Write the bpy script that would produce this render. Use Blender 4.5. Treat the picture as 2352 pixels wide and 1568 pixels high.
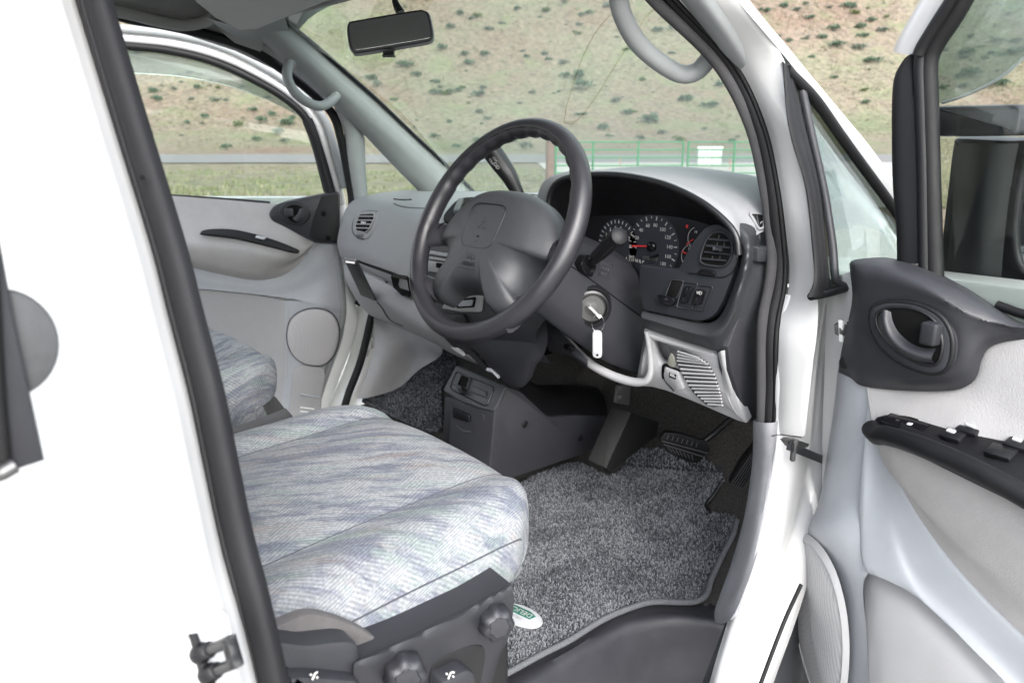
import bpy, bmesh, math, random
import numpy as np
from mathutils import Vector, Matrix
V = Vector
R = math.radians
for o in list(bpy.data.objects): bpy.data.objects.remove(o)
scene = bpy.context.scene
COL = scene.collection

# ------------------------------------------------------------------ camera
# vehicle axes: +X driver side (right), +Y forward, +Z up, ground at z=0
FPX, YAW, HOR = 1750.0, R(49), 315.0
PIT = math.atan((784-HOR)/FPX)
FW = V((-math.sin(YAW)*math.cos(PIT), math.cos(YAW)*math.cos(PIT), -math.sin(PIT)))
RT = V((math.cos(YAW), math.sin(YAW), 0))
UP = RT.cross(FW)
CAM = V((1.3470, -0.8146, 1.4699))
cd = bpy.data.cameras.new('camera'); cam = bpy.data.objects.new('camera', cd); COL.objects.link(cam)
cd.sensor_width = 36; cd.lens = 36*FPX/2352; cd.clip_start = 0.02; cd.clip_end = 3000
cam.matrix_world = Matrix(((RT.x, UP.x, -FW.x, CAM.x), (RT.y, UP.y, -FW.y, CAM.y), (RT.z, UP.z, -FW.z, CAM.z), (0, 0, 0, 1)))
cd.dof.use_dof = True; cd.dof.focus_distance = 1.25; cd.dof.aperture_fstop = 7.0
scene.camera = cam
# ------------------------------------------------------------------ light
SUN_EL, SUN_AZ = R(36), R(-24)      # azimuth from +X towards +Y: bright hazy sun off the driver side
sdir = V((math.cos(SUN_EL)*math.cos(SUN_AZ), math.cos(SUN_EL)*math.sin(SUN_AZ), math.sin(SUN_EL)))
w = bpy.data.worlds.new('World'); scene.world = w; w.use_nodes = True
nt = w.node_tree; sky = nt.nodes.new('ShaderNodeTexSky'); sky.sky_type = 'NISHITA'; sky.sun_disc = False
sky.sun_elevation = SUN_EL; sky.sun_rotation = math.pi/2 - SUN_AZ
sky.air_density = 1.0; sky.dust_density = 1.8; sky.ozone_density = 0.6
hsv = nt.nodes.new('ShaderNodeHueSaturation'); hsv.inputs['Saturation'].default_value = 0.30   # thin overcast
nt.links.new(sky.outputs[0], hsv.inputs['Color'])
nt.links.new(hsv.outputs[0], nt.nodes['Background'].inputs[0]); nt.nodes['Background'].inputs[1].default_value = 0.15
sl = bpy.data.lights.new('sun', 'SUN'); sl.energy = 0.6; sl.angle = R(35); sl.color = (1, 0.975, 0.945)
so = bpy.data.objects.new('sun', sl); COL.objects.link(so); so.rotation_euler = sdir.to_track_quat('Z', 'Y').to_euler()
so.location = (0, 0, 30)
vs = scene.view_settings; vs.view_transform = 'Standard'; vs.look = 'None'; vs.gamma = 1; vs.use_curve_mapping = False
vs.exposure = 2.5
scene.render.engine = 'CYCLES'

# ------------------------------------------------------------------ sight helpers: where a sight line meets a plane of the vehicle
def ray(px, py): return FW + RT*((px-1176)/FPX) + UP*((784-py)/FPX)
def PL(p0, n, pts):
    out = []
    for px, py in pts:
        d = ray(px, py); out.append(CAM + d*((p0-CAM).dot(n)/d.dot(n)))
    return out
def PX(x, pts): return PL(V((x, 0, 0)), V((1, 0, 0)), pts)
def PY(y, pts): return PL(V((0, y, 0)), V((0, 1, 0)), pts)
def PZ(z, pts): return PL(V((0, 0, z)), V((0, 0, 1)), pts)
def PD(d, pts): return [CAM + ray(*p)*d for p in pts]

from mathutils.bvhtree import BVHTree
def on(objs, pts, off=0.0, fb=1.3):
    """points of pts where the sight lines meet the built surfaces objs, lifted off along the surface normal"""
    trees = [BVHTree.FromPolygons([v.co+ROOT.get(o, V((0, 0, 0))) for v in o.data.vertices], [tuple(p.vertices) for p in o.data.polygons]) for o in objs]
    out = []
    for q in pts:
        d = ray(*q).normalized(); best = None
        for t in trees:
            l, n, i, ds = t.ray_cast(CAM, d)
            if l is not None and (best is None or ds < best[1]): best = (l, ds, n if n.dot(d) < 0 else -n)
        out.append(best[0]+best[2]*off if best else CAM+ray(*q)*fb)
    return out
# ------------------------------------------------------------------ scene graph helpers
ROOT = {}
def thing(name, label, cat, loc=(0, 0, 0), group=None):
    o = bpy.data.objects.new(name, None); COL.objects.link(o); o.location = loc; o.empty_display_size = .1
    o['label'] = label; o['category'] = cat
    if group: o['group'] = group
    ROOT[o] = V(loc); return o
def tag(o, label=None, cat=None, group=None, kind=None):
    if label: o['label'] = label
    if cat: o['category'] = cat
    if group: o['group'] = group
    if kind: o['kind'] = kind
    return o
def mesh(name, vs_, fs, mat, parent=None, smooth=True, sharp=None):
    base = ROOT.get(parent, V((0, 0, 0)))
    me = bpy.data.meshes.new(name)
    me.from_pydata([tuple(V(v)-base) for v in vs_], [], fs); me.update()
    bm = bmesh.new(); bm.from_mesh(me)
    bmesh.ops.remove_doubles(bm, verts=bm.verts, dist=1e-6)
    bmesh.ops.recalc_face_normals(bm, faces=bm.faces)
    bm.to_mesh(me); bm.free()
    if smooth:
        me.polygons.foreach_set('use_smooth', [True]*len(me.polygons))
        if sharp: me.set_sharp_from_angle(angle=R(sharp))
    me.materials.append(mat)
    o = bpy.data.objects.new(name, me); COL.objects.link(o)
    if parent: o.parent = parent; ROOT[o] = base
    return o
# ------------------------------------------------------------------ curve helpers
def cr(pts, n, closed=False):
    """Catmull-Rom through pts, resampled to n points evenly along its length."""
    P = [V(p) for p in pts]; m = len(P)
    if m == 2 and not closed: return [P[0].lerp(P[1], i/(n-1)) for i in range(n)]
    dense = []
    segs = m if closed else m-1
    for i in range(segs):
        if closed: a, b, c, d = P[(i-1) % m], P[i], P[(i+1) % m], P[(i+2) % m]
        else:
            b, c = P[i], P[i+1]; a = P[i-1] if i > 0 else b*2-c; d = P[i+2] if i+2 < m else c*2-b
        k = 14
        for j in range(k):
            t = j/k
            dense.append(.5*((2*b)+(c-a)*t+(2*a-5*b+4*c-d)*t*t+(3*b-a-3*c+d)*t**3))
    dense.append(P[0] if closed else P[-1])
    L = [0.0]
    for i in range(1, len(dense)): L.append(L[-1]+(dense[i]-dense[i-1]).length)
    out = []; j = 0; tot = L[-1]
    for i in range(n):
        s = tot*i/(n if closed else n-1)
        while j < len(L)-2 and L[j+1] < s: j += 1
        q = (s-L[j])/max(1e-9, L[j+1]-L[j]); out.append(dense[j].lerp(dense[j+1], min(1, q)))
    return out
def rnd(pts, r, k=5):
    """round the corners of a closed polygon; r may be a list"""
    P = [V(p) for p in pts]; m = len(P); out = []
    for i in range(m):
        ri = r[i] if isinstance(r, (list, tuple)) else r
        a, b, c = P[i-1], P[i], P[(i+1) % m]
        u, v = (a-b), (c-b); ru = min(ri, u.length*.48); rv = min(ri, v.length*.48)
        if ru < 1e-5: out.append(b); continue
        s, e = b+u.normalized()*ru, b+v.normalized()*rv
        for j in range(k+1):
            t = j/k; out.append(s*(1-t)**2+b*2*t*(1-t)+e*t*t)
    return out
def ell(c, u, v, n=32): return [V(c)+V(u)*math.cos(2*math.pi*i/n)+V(v)*math.sin(2*math.pi*i/n) for i in range(n)]
# ------------------------------------------------------------------ shape helpers
def skin(name, rows, mat, parent=None, nu=24, nv=24, thick=0, closed_u=False, lin=False, sharp=50, crease=None):
    """smooth surface through a list of rows (polylines)"""
    rr = [cr(r, nu, closed_u) if len(r) != nu else [V(p) for p in r] for r in rows]
    cols = []
    for i in range(nu):
        col = [r[i] for r in rr]
        cols.append(cr(col, nv) if not lin else col)
    nv_ = len(cols[0]); vs_ = [p for c in cols for p in c]; fs = []
    for i in range(nu if closed_u else nu-1):
        for j in range(nv_-1):
            i2 = (i+1) % nu; fs.append((i*nv_+j, i2*nv_+j, i2*nv_+j+1, i*nv_+j+1))
    o = mesh(name, vs_, fs, mat, parent, True, sharp)
    if len(o.data.vertices) == len(vs_):          # cloth coordinates in metres, along and across the rows
        mu, mv = nu//2, nv_//2; U, Vv = [0.0], [0.0]
        for i in range(1, nu): U.append(U[-1]+(cols[i][mv]-cols[i-1][mv]).length)
        for j in range(1, nv_): Vv.append(Vv[-1]+(cols[mu][j]-cols[mu][j-1]).length)
        uv = o.data.uv_layers.new(name='UVMap'); vi_x = [0]*len(o.data.loops); o.data.loops.foreach_get('vertex_index', vi_x)
        uv.data.foreach_set('uv', [c for k in vi_x for c in (U[k//nv_], Vv[k % nv_])])
    if thick:
        m = o.modifiers.new('s', 'SOLIDIFY'); m.thickness = abs(thick); m.offset = -1 if thick > 0 else 1
    return o
def newell(P):
    n = V((0, 0, 0)); m = len(P)
    for i in range(m):
        a, b = P[i], P[(i+1) % m]; n += V(((a.y-b.y)*(a.z+b.z), (a.z-b.z)*(a.x+b.x), (a.x-b.x)*(a.y+b.y)))
    return n.normalized()
def inset(P, n, d):
    m = len(P); out = []
    for i in range(m):
        a, b, c = P[i-1], P[i], P[(i+1) % m]
        e1, e2 = (b-a), (c-b)
        if e1.length < 1e-7: e1 = e2
        if e2.length < 1e-7: e2 = e1
        n1, n2 = n.cross(e1.normalized()), n.cross(e2.normalized()); k = n1+n2
        if k.length < 1e-6: k = n1
        k = k.normalized(); out.append(b+k*(d/max(.5, k.dot(n1))))
    return out
def plate(name, P, mat, parent=None, h=.004, d=.004, b=.002, toward=None, dome=0, smooth=True, sharp=35):
    """slab from a closed outline: rises h above the outline plane, goes d below, edge rounded by b; dome swells the face"""
    P = [V(p) for p in P]; n = newell(P)
    tw = (CAM-P[0]) if toward is None else V(toward)
    if n.dot(tw) < 0: P = P[::-1]; n = newell(P)
    m = len(P)
    loops = [[p-n*d for p in P], [p+n*(h-b) for p in P], [q+n*(h-b*.3) for q in inset(P, n, b*.3)], [q+n*h for q in inset(P, n, b)]]
    if dome:
        c = sum(P, V((0, 0, 0)))/m; base = inset(P, n, b)
        for f, g in ((.85, .3), (.65, .62), (.4, .86), (.15, .99)):
            loops.append([c+(q-c)*f+n*(h+dome*g) for q in base])
    vs_ = [p for l in loops for p in l]; fs = [tuple(range(m))[::-1]]
    for k in range(len(loops)-1):
        for i in range(m): fs.append((k*m+i, k*m+(i+1) % m, (k+1)*m+(i+1) % m, (k+1)*m+i))
    fs.append(tuple(range((len(loops)-1)*m, len(loops)*m)))
    return mesh(name, vs_, fs, mat, parent, smooth, sharp)
def frames(P, closed, up=None):
    m = len(P); T = []
    for i in range(m):
        a = P[i-1] if (i > 0 or closed) else P[i]; b = P[(i+1) % m] if (i < m-1 or closed) else P[i]
        T.append((b-a).normalized())
    N = []; u = V(up) if up is not None else (V((0, 0, 1)) if abs(T[0].z) < .9 else V((1, 0, 0)))
    for t in T:
        if up is not None: u = V(up)
        k = u-t*u.dot(t)
        if k.length < 1e-5: k = t.orthogonal()
        u = k.normalized(); N.append(u)
    return T, N
def tube(name, path, r, mat, parent=None, n=10, seg=None, closed=False, prof=None, up=None, caps=True, sharp=60):
    """sweep; r = number or list along the path; prof = list of (side, up) offsets instead of a circle (scaled by r)"""
    if seg: 
        P = cr(path, seg, closed)
    else: P = [V(p) for p in path]
    m = len(P)
    if isinstance(r, (list, tuple)):
        rs = [];
        for i in range(m):
            s = i/(m-1)*(len(r)-1); a = min(int(s), len(r)-2); rs.append(r[a]+(r[a+1]-r[a])*(s-a))
    else: rs = [r]*m
    T, N = frames(P, closed, up); B = [T[i].cross(N[i]) for i in range(m)]
    pr = prof or [(math.cos(2*math.pi*k/n), math.sin(2*math.pi*k/n)) for k in range(n)]
    n = len(pr); vs_ = []
    for i in range(m):
        for (s, u) in pr: vs_.append(P[i]+B[i]*(s*rs[i])+N[i]*(u*rs[i]))
    fs = []
    for i in range(m if closed else m-1):
        j = (i+1) % m
        for k in range(n): fs.append((i*n+k, i*n+(k+1) % n, j*n+(k+1) % n, j*n+k))
    if caps and not closed: fs += [tuple(range(n))[::-1], tuple(range((m-1)*n, m*n))]
    return mesh(name, vs_, fs, mat, parent, True, sharp)
def boxm(name, c, u, v, w_, mat, parent=None, b=.003, seg=2):
    """rounded box: centre c, half-axis vectors u, v, w_"""
    c, u, v, w_ = V(c), V(u), V(v), V(w_)
    bm = bmesh.new(); bmesh.ops.create_cube(bm, size=2)
    for q in bm.verts: q.co = u*q.co.x+v*q.co.y+w_*q.co.z
    if b: bmesh.ops.bevel(bm, geom=bm.edges[:], offset=b, segments=seg, profile=.5, affect='EDGES')
    bm.verts.index_update()
    vs_ = [c+q.co for q in bm.verts]; fs = [tuple(q.index for q in f.verts) for f in bm.faces]; bm.free()
    return mesh(name, vs_, fs, mat, parent, True, 40)
def lathe(name, c, ax, prof, mat, parent=None, n=28, lobes=0, amp=0):
    """prof: list of (radius, height along ax)"""
    ax = V(ax).normalized(); u = ax.orthogonal().normalized(); v = ax.cross(u); vs_ = []
    for (r, h) in prof:
        for k in range(n):
            a = 2*math.pi*k/n; rr = r*(1+amp*math.cos(lobes*a)*(1 if r > .55*max(q[0] for q in prof) else 0)) if lobes else r
            vs_.append(V(c)+ax*h+u*rr*math.cos(a)+v*rr*math.sin(a))
    fs = []
    for i in range(len(prof)-1):
        for k in range(n): fs.append((i*n+k, i*n+(k+1) % n, (i+1)*n+(k+1) % n, (i+1)*n+k))
    fs += [tuple(range(n))[::-1], tuple(range((len(prof)-1)*n, len(prof)*n))]
    return mesh(name, vs_, fs, mat, parent, True, 40)
def text(name, s, size, c, ux, uy, mat, parent=None, depth=.0003, align='CENTER'):
    ux, uy = V(ux).normalized(), V(uy).normalized(); n = ux.cross(uy)
    cu = bpy.data.curves.new('t', 'FONT'); cu.body = s; cu.size = size; cu.extrude = depth; cu.align_x = align; cu.align_y = 'CENTER'; cu.resolution_u = 2
    ob = bpy.data.objects.new('t', cu); COL.objects.link(ob)
    me = ob.to_mesh()
    vs_ = [V(c)+ux*v.co.x+uy*v.co.y+n*v.co.z for v in me.vertices]; fs = [tuple(p.vertices) for p in me.polygons]
    ob.to_mesh_clear(); bpy.data.objects.remove(ob); bpy.data.curves.remove(cu)
    return mesh(name, vs_, fs, mat, parent, False)
def seg2(name, lines, w_, n, mat, parent=None, h=.0006):
    """thin raised strokes between point pairs, on a surface with normal n"""
    vs_, fs = [], []; n = V(n).normalized()
    for a, b in lines:
        a, b = V(a), V(b); s = (b-a).normalized().cross(n)*w_*.5; k = len(vs_)
        for q in (a-s, b-s, b+s, a+s): vs_.append(q+n*h)
        for q in (a-s, b-s, b+s, a+s): vs_.append(q)
        fs += [(k, k+1, k+2, k+3), (k, k+4, k+5, k+1), (k+1, k+5, k+6, k+2), (k+2, k+6, k+7, k+3), (k+3, k+7, k+4, k)]
    return mesh(name, vs_, fs, mat, parent, False)
# ------------------------------------------------------------------ materials
def mat(name, col, rough=.5, spec=.5, metal=0, coat=0, bump=0, bscale=400, var=0, vscale=30, sheen=0, trans=0):
    m = bpy.data.materials.new(name); m.use_nodes = True; t = m.node_tree; b = t.nodes['Principled BSDF']
    b.inputs['Base Color'].default_value = (*col, 1); b.inputs['Roughness'].default_value = rough
    b.inputs['Specular IOR Level'].default_value = spec; b.inputs['Metallic'].default_value = metal
    b.inputs['Coat Weight'].default_value = coat; b.inputs['Coat Roughness'].default_value = .08
    b.inputs['Sheen Weight'].default_value = sheen
    tc = t.nodes.new('ShaderNodeTexCoord')
    if bump:
        n = t.nodes.new('ShaderNodeTexNoise'); n.inputs['Scale'].default_value = bscale; n.inputs['Detail'].default_value = 2
        t.links.new(tc.outputs['Object'], n.inputs['Vector'])
        bp = t.nodes.new('ShaderNodeBump'); bp.inputs['Strength'].default_value = bump; bp.inputs['Distance'].default_value = .001
        t.links.new(n.outputs[0], bp.inputs['Height']); t.links.new(bp.outputs[0], b.inputs['Normal'])
    if var:
        n = t.nodes.new('ShaderNodeTexNoise'); n.inputs['Scale'].default_value = vscale; n.inputs['Detail'].default_value = 5
        n.inputs['Roughness'].default_value = .65
        t.links.new(tc.outputs['Object'], n.inputs['Vector'])
        r = t.nodes.new('ShaderNodeMapRange'); r.inputs[1].default_value = .3; r.inputs[2].default_value = .7; r.inputs[3].default_value = 1-var; r.inputs[4].default_value = 1+var
        t.links.new(n.outputs[0], r.inputs[0])
        mx = t.nodes.new('ShaderNodeVectorMath'); mx.operation = 'SCALE'; mx.inputs[0].default_value = col
        t.links.new(r.outputs[0], mx.inputs['Scale']); t.links.new(mx.outputs[0], b.inputs['Base Color'])
        r2 = t.nodes.new('ShaderNodeMapRange'); r2.inputs[1].default_value = .3; r2.inputs[2].default_value = .7
        r2.inputs[3].default_value = max(.05, rough-.1*var/.1*.5); r2.inputs[4].default_value = min(1, rough+.08)
        t.links.new(n.outputs[0], r2.inputs[0]); t.links.new(r2.outputs[0], b.inputs['Roughness'])
    return m
M = {}
M['white'] = mat('white paint', (.40, .40, .398), .32, .5, coat=.6, var=.05, vscale=8)
M['white_in'] = mat('jamb paint', (.70, .715, .70), .35, .5, coat=.4, var=.06, vscale=9)
M['dash_top'] = mat('dash grey', (.20, .203, .211), .55, .45, bump=.35, bscale=900, var=.05)
M['dark'] = mat('dark plastic', (.020, .0205, .0245), .45, .45, bump=.35, bscale=900, var=.08)
M['darker'] = mat('charcoal plastic', (.0055, .0056, .0068), .5, .28, bump=.3, bscale=900, var=.1)
M['shroud'] = mat('shroud grey', (.0175, .018, .0215), .5, .3, bump=.35, bscale=1100, var=.06)
M['light'] = mat('light grey plastic', (.29, .29, .297), .5, .4, bump=.25, bscale=900, var=.05)
M['trim'] = mat('door trim grey', (.29, .304, .325), .5, .4, bump=.25, bscale=900, var=.03)
M['trim_l'] = mat('pale door trim', (.28, .28, .285), .5, .4, bump=.25, bscale=900, var=.03)
M['apil'] = mat('pillar trim grey', (.215, .227, .228), .5, .35, bump=.25, bscale=700, var=.04)
M['head'] = mat('headliner', (.24, .245, .24), .95, .1, bump=.5, bscale=500, var=.05)
M['visor'] = mat('visor', (.36, .37, .36), .8, .2, bump=.3, bscale=600, var=.03)
M['rubber'] = mat('rubber', (.0045, .0045, .005), .5, .25, bump=.4, bscale=1500, var=.1)
M['rubber2'] = mat('soft weatherstrip', (.0055, .0055, .0066), .5, .25, bump=.5, bscale=1400, var=.08)
M['fuzz'] = mat('fuzzy trim', (.055, .054, .056), .95, .1, bump=.9, bscale=1600, sheen=.03, var=.1)
M['black'] = mat('black plastic', (.006, .006, .007), .38, .5, bump=.15, bscale=900)
M['gloss'] = mat('glossy black', (.005, .005, .006), .18, .4)
M['void'] = mat('deep black', (.004, .004, .004), .8, .1)  # also laid flat in recesses and hollows as their painted shade
M['leather'] = mat('steering leather', (.0175, .017, .020), .36, .45, bump=.22, bscale=900, var=.08)
M['pad'] = mat('airbag pad', (.026, .0275, .031), .42, .5, bump=.5, bscale=1000, var=.04)
M['metal'] = mat('zinc', (.09, .09, .088), .5, .5, metal=1, bump=.15, bscale=500)
M['steel'] = mat('dark steel', (.10, .10, .10), .4, .5, metal=.7)
M['chrome'] = mat('chrome', (.75, .75, .75), .12, .5, metal=1)
M['textw'] = mat('white print', (.36, .36, .35), .6)
M['red'] = mat('red needle', (.55, .03, .03), .5)
M['green'] = mat('badge green', (.012, .11, .075), .5)
M['badge'] = mat('badge grey', (.40, .41, .43), .45)
M['tagw'] = mat('key tag', (.26, .26, .27), .4)
M['ink'] = mat('ink', (.02, .02, .03), .6)
M['suede'] = mat('grey felt', (.085, .081, .081), .95, .1, bump=.9, bscale=900, sheen=.03, var=.12, vscale=60)
M['dfab'] = mat('door fabric', (.33, .322, .32), .9, .15, bump=.6, bscale=500, sheen=.03, var=.05, vscale=25)
M['gatepaint'] = mat('green gate paint', (.010, .135, .045), .45, var=.15, vscale=3)
M['rust'] = mat('rusty post', (.11, .065, .05), .85, bump=.6, bscale=40, var=.35, vscale=8)
M['galv'] = mat('pale sheet metal', (.36, .37, .37), .5, var=.05)

def glass(name, tint, base=.04, k=1.0, haze=0):
    m = bpy.data.materials.new(name); m.use_nodes = True; t = m.node_tree; t.nodes.clear()
    o = t.nodes.new('ShaderNodeOutputMaterial'); tr = t.nodes.new('ShaderNodeBsdfTransparent'); tr.inputs[0].default_value = (*tint, 1)
    gl = t.nodes.new('ShaderNodeBsdfGlossy'); gl.inputs['Roughness'].default_value = .02
    fr = t.nodes.new('ShaderNodeFresnel'); fr.inputs[0].default_value = 1.5
    mu = t.nodes.new('ShaderNodeMath'); mu.operation = 'MULTIPLY'; mu.inputs[1].default_value = k; t.links.new(fr.outputs[0], mu.inputs[0])
    mx = t.nodes.new('ShaderNodeMixShader'); t.links.new(mu.outputs[0], mx.inputs[0]); t.links.new(tr.outputs[0], mx.inputs[1]); t.links.new(gl.outputs[0], mx.inputs[2])
    last = mx
    if haze:
        df = t.nodes.new('ShaderNodeBsdfDiffuse'); df.inputs[0].default_value = (.6, .63, .62, 1)
        m2 = t.nodes.new('ShaderNodeMixShader'); m2.inputs[0].default_value = haze
        t.links.new(mx.outputs[0], m2.inputs[1]); t.links.new(df.outputs[0], m2.inputs[2]); last = m2
    t.links.new(last.outputs[0], o.inputs[0]); return m
M['wind'] = glass('windscreen glass', (.88, .98, .905), k=.35)
M['glass'] = glass('side glass', (.93, .96, .94), k=.6)
M['qglass'] = glass('quarter glass', (.84, .90, .86), k=.8)
M['defl'] = glass('smoked deflector', (.66, .72, .70), k=1.4, haze=.16)

def nodes_of(name):
    m = bpy.data.materials.new(name); m.use_nodes = True; return m, m.node_tree, m.node_tree.nodes['Principled BSDF']
def N(t, typ, **kw):
    n = t.nodes.new(typ)
    for k, v in kw.items():
        if k.startswith('i_'):
            key = k[2:]; n.inputs[int(key) if key.isdigit() else key].default_value = v
        else: setattr(n, k, v)
    return n
def ramp(t, stops, interp='LINEAR'):
    n = t.nodes.new('ShaderNodeValToRGB'); e = n.color_ramp; e.interpolation = interp
    while len(e.elements) < len(stops): e.elements.new(.5)
    for el, (p, c) in zip(e.elements, stops): el.position = p; el.color = (*c, 1) if len(c) == 3 else c
    return n
# seat cloth: pale knit with indigo, peach and sea-green flashes running across the cushion (object XY)
def seat_mat(name, bright=1.0, rotz=0.0, flash=1.0):
    m, t, b = nodes_of(name); L = t.links.new
    tc = N(t, 'ShaderNodeTexCoord'); mp = N(t, 'ShaderNodeMapping'); mp.inputs['Rotation'].default_value = (0, 0, rotz)
    L(tc.outputs['UV'], mp.inputs[0])
    # warp
    nz = N(t, 'ShaderNodeTexNoise', i_Scale=9.0, i_Detail=2.0); L(mp.outputs[0], nz.inputs[0])
    wv = N(t, 'ShaderNodeVectorMath', operation='SCALE'); wv.inputs['Scale'].default_value = .03; L(nz.outputs['Color'], wv.inputs[0])
    ad = N(t, 'ShaderNodeVectorMath', operation='ADD'); L(mp.outputs[0], ad.inputs[0]); L(wv.outputs[0], ad.inputs[1])
    def streak(sx, sy, off, detail=3):
        ms = N(t, 'ShaderNodeMapping'); ms.inputs['Scale'].default_value = (sx, sy, sy*.6); ms.inputs['Location'].default_value = off; L(ad.outputs[0], ms.inputs[0])
        n = N(t, 'ShaderNodeTexNoise', i_Scale=1.0, i_Detail=float(detail), i_Roughness=.62); L(ms.outputs[0], n.inputs[0]); return n.outputs[0]
    base = (.285*bright, .297*bright, .308*bright); 
    cols = [(streak(9, 46, (3, 1, 0)), .50, .62, (.125, .135, .175), .85*flash), (streak(7, 38, (11, 5, 2)), .54, .68, (.27, .225, .21), .6*flash),
            (streak(8, 40, (2, 17, 7)), .53, .66, (.20, .25, .235), .6*flash), (streak(12, 70, (7, 29, 1)), .50, .64, (.165, .175, .215), .8*flash)]
    cur = None
    for i, (s, lo, hi, c, amt) in enumerate(cols):
        mr = N(t, 'ShaderNodeMapRange'); mr.inputs[1].default_value = lo; mr.inputs[2].default_value = hi; mr.inputs[4].default_value = amt; L(s, mr.inputs[0])
        mx = N(t, 'ShaderNodeMix', data_type='RGBA'); L(mr.outputs[0], mx.inputs[0])
        if cur is None: mx.inputs[6].default_value = (*base, 1)
        else: L(cur, mx.inputs[6])
        mx.inputs[7].default_value = (*[q*bright for q in c], 1); cur = mx.outputs[2]
    # knit: fine ribs in bands that change direction
    w1 = N(t, 'ShaderNodeTexWave', wave_type='BANDS', bands_direction='X', i_Scale=62.0, i_Distortion=1.0, i_Detail=1.0)
    m1 = N(t, 'ShaderNodeMapping'); m1.inputs['Rotation'].default_value = (0, 0, R(62)); L(tc.outputs['UV'], m1.inputs[0]); L(m1.outputs[0], w1.inputs[0]); w1.inputs['Detail Scale'].default_value = 20
    w2 = N(t, 'ShaderNodeTexWave', wave_type='BANDS', bands_direction='X', i_Scale=62.0, i_Distortion=1.2, i_Detail=1.0)
    m2 = N(t, 'ShaderNodeMapping'); m2.inputs['Rotation'].default_value = (0, 0, R(118)); L(tc.outputs['UV'], m2.inputs[0]); L(m2.outputs[0], w2.inputs[0])
    vo = N(t, 'ShaderNodeTexVoronoi', i_Scale=230.0); L(tc.outputs['UV'], vo.inputs[0])
    band = N(t, 'ShaderNodeTexWave', wave_type='BANDS', bands_direction='X', i_Scale=4.0, i_Distortion=3.0); L(ad.outputs[0], band.inputs[0])
    bs = N(t, 'ShaderNodeMapRange'); bs.inputs[1].default_value = .4; bs.inputs[2].default_value = .6; L(band.outputs[1], bs.inputs[0])
    mk = N(t, 'ShaderNodeMix', data_type='FLOAT'); L(bs.outputs[0], mk.inputs[0]); L(w1.outputs[1], mk.inputs[2]); L(w2.outputs[1], mk.inputs[3])
    kn = N(t, 'ShaderNodeMath', operation='MULTIPLY'); L(mk.outputs[0], kn.inputs[0]); kn.inputs[1].default_value = 1.0
    vm = N(t, 'ShaderNodeMapRange'); vm.inputs[1].default_value = .1; vm.inputs[2].default_value = .7; vm.inputs[3].default_value = 1.1; vm.inputs[4].default_value = .8; L(vo.outputs['Distance'], vm.inputs[0])
    km = N(t, 'ShaderNodeMapRange'); km.inputs[3].default_value = .80; km.inputs[4].default_value = 1.12; L(kn.outputs[0], km.inputs[0])
    k2 = N(t, 'ShaderNodeMath', operation='MULTIPLY'); L(km.outputs[0], k2.inputs[0]); L(vm.outputs[0], k2.inputs[1])
    sc = N(t, 'ShaderNodeVectorMath', operation='SCALE'); L(cur, sc.inputs[0]); L(k2.outputs[0], sc.inputs['Scale']); L(sc.outputs[0], b.inputs['Base Color'])
    bp = N(t, 'ShaderNodeBump', i_Strength=.35, i_Distance=.0012); L(k2.outputs[0], bp.inputs['Height']); L(bp.outputs[0], b.inputs['Normal'])
    b.inputs['Roughness'].default_value = .92; b.inputs['Specular IOR Level'].default_value = .15; b.inputs['Sheen Weight'].default_value = .03
    return m
M['seat'] = seat_mat('seat cloth', .80, R(-33))
M['seat_p'] = seat_mat('lightened seat cloth', .95, R(-33), 1.0)  # same cloth, lightened to make up for the shaded passenger side
M['seat_side'] = seat_mat('passenger seat side cloth', .42, R(-10), 1.0)
# loop pile of the mats: every tuft its own shade
def pile_mat(name, lo, hi, tint):
    m, t, b = nodes_of(name); L = t.links.new
    g = N(t, 'ShaderNodeNewGeometry'); tc = N(t, 'ShaderNodeTexCoord')
    n = N(t, 'ShaderNodeTexNoise', i_Scale=11.0, i_Detail=3.0); L(tc.outputs['Object'], n.inputs[0])
    r = ramp(t, [(0, lo), (.45, tint), (1, hi)]); 
    a = N(t, 'ShaderNodeMath', operation='MULTIPLY_ADD'); L(n.outputs[0], a.inputs[0]); a.inputs[1].default_value = 1.3; a.inputs[2].default_value = -.65
    s = N(t, 'ShaderNodeMath', operation='ADD'); L(g.outputs['Random Per Island'], s.inputs[0]); L(a.outputs[0], s.inputs[1])
    L(s.outputs[0], r.inputs[0]); L(r.outputs[0], b.inputs['Base Color']); b.inputs['Roughness'].default_value = .95; b.inputs['Specular IOR Level'].default_value = .1
    return m
M['pile'] = pile_mat('mat pile', (.042, .045, .052), (.19, .197, .212), (.088, .092, .102))
M['matbase'] = mat('mat backing', (.03, .031, .036), .95, .1, var=.3, vscale=80)
M['bind'] = mat('mat binding', (.10, .103, .112), .9, .1, bump=1.0, bscale=900, var=.2, vscale=300)
M['carpet'] = mat('floor carpet', (.040, .038, .036), .97, .1, bump=1.0, bscale=420, var=.55, vscale=260)
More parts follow.
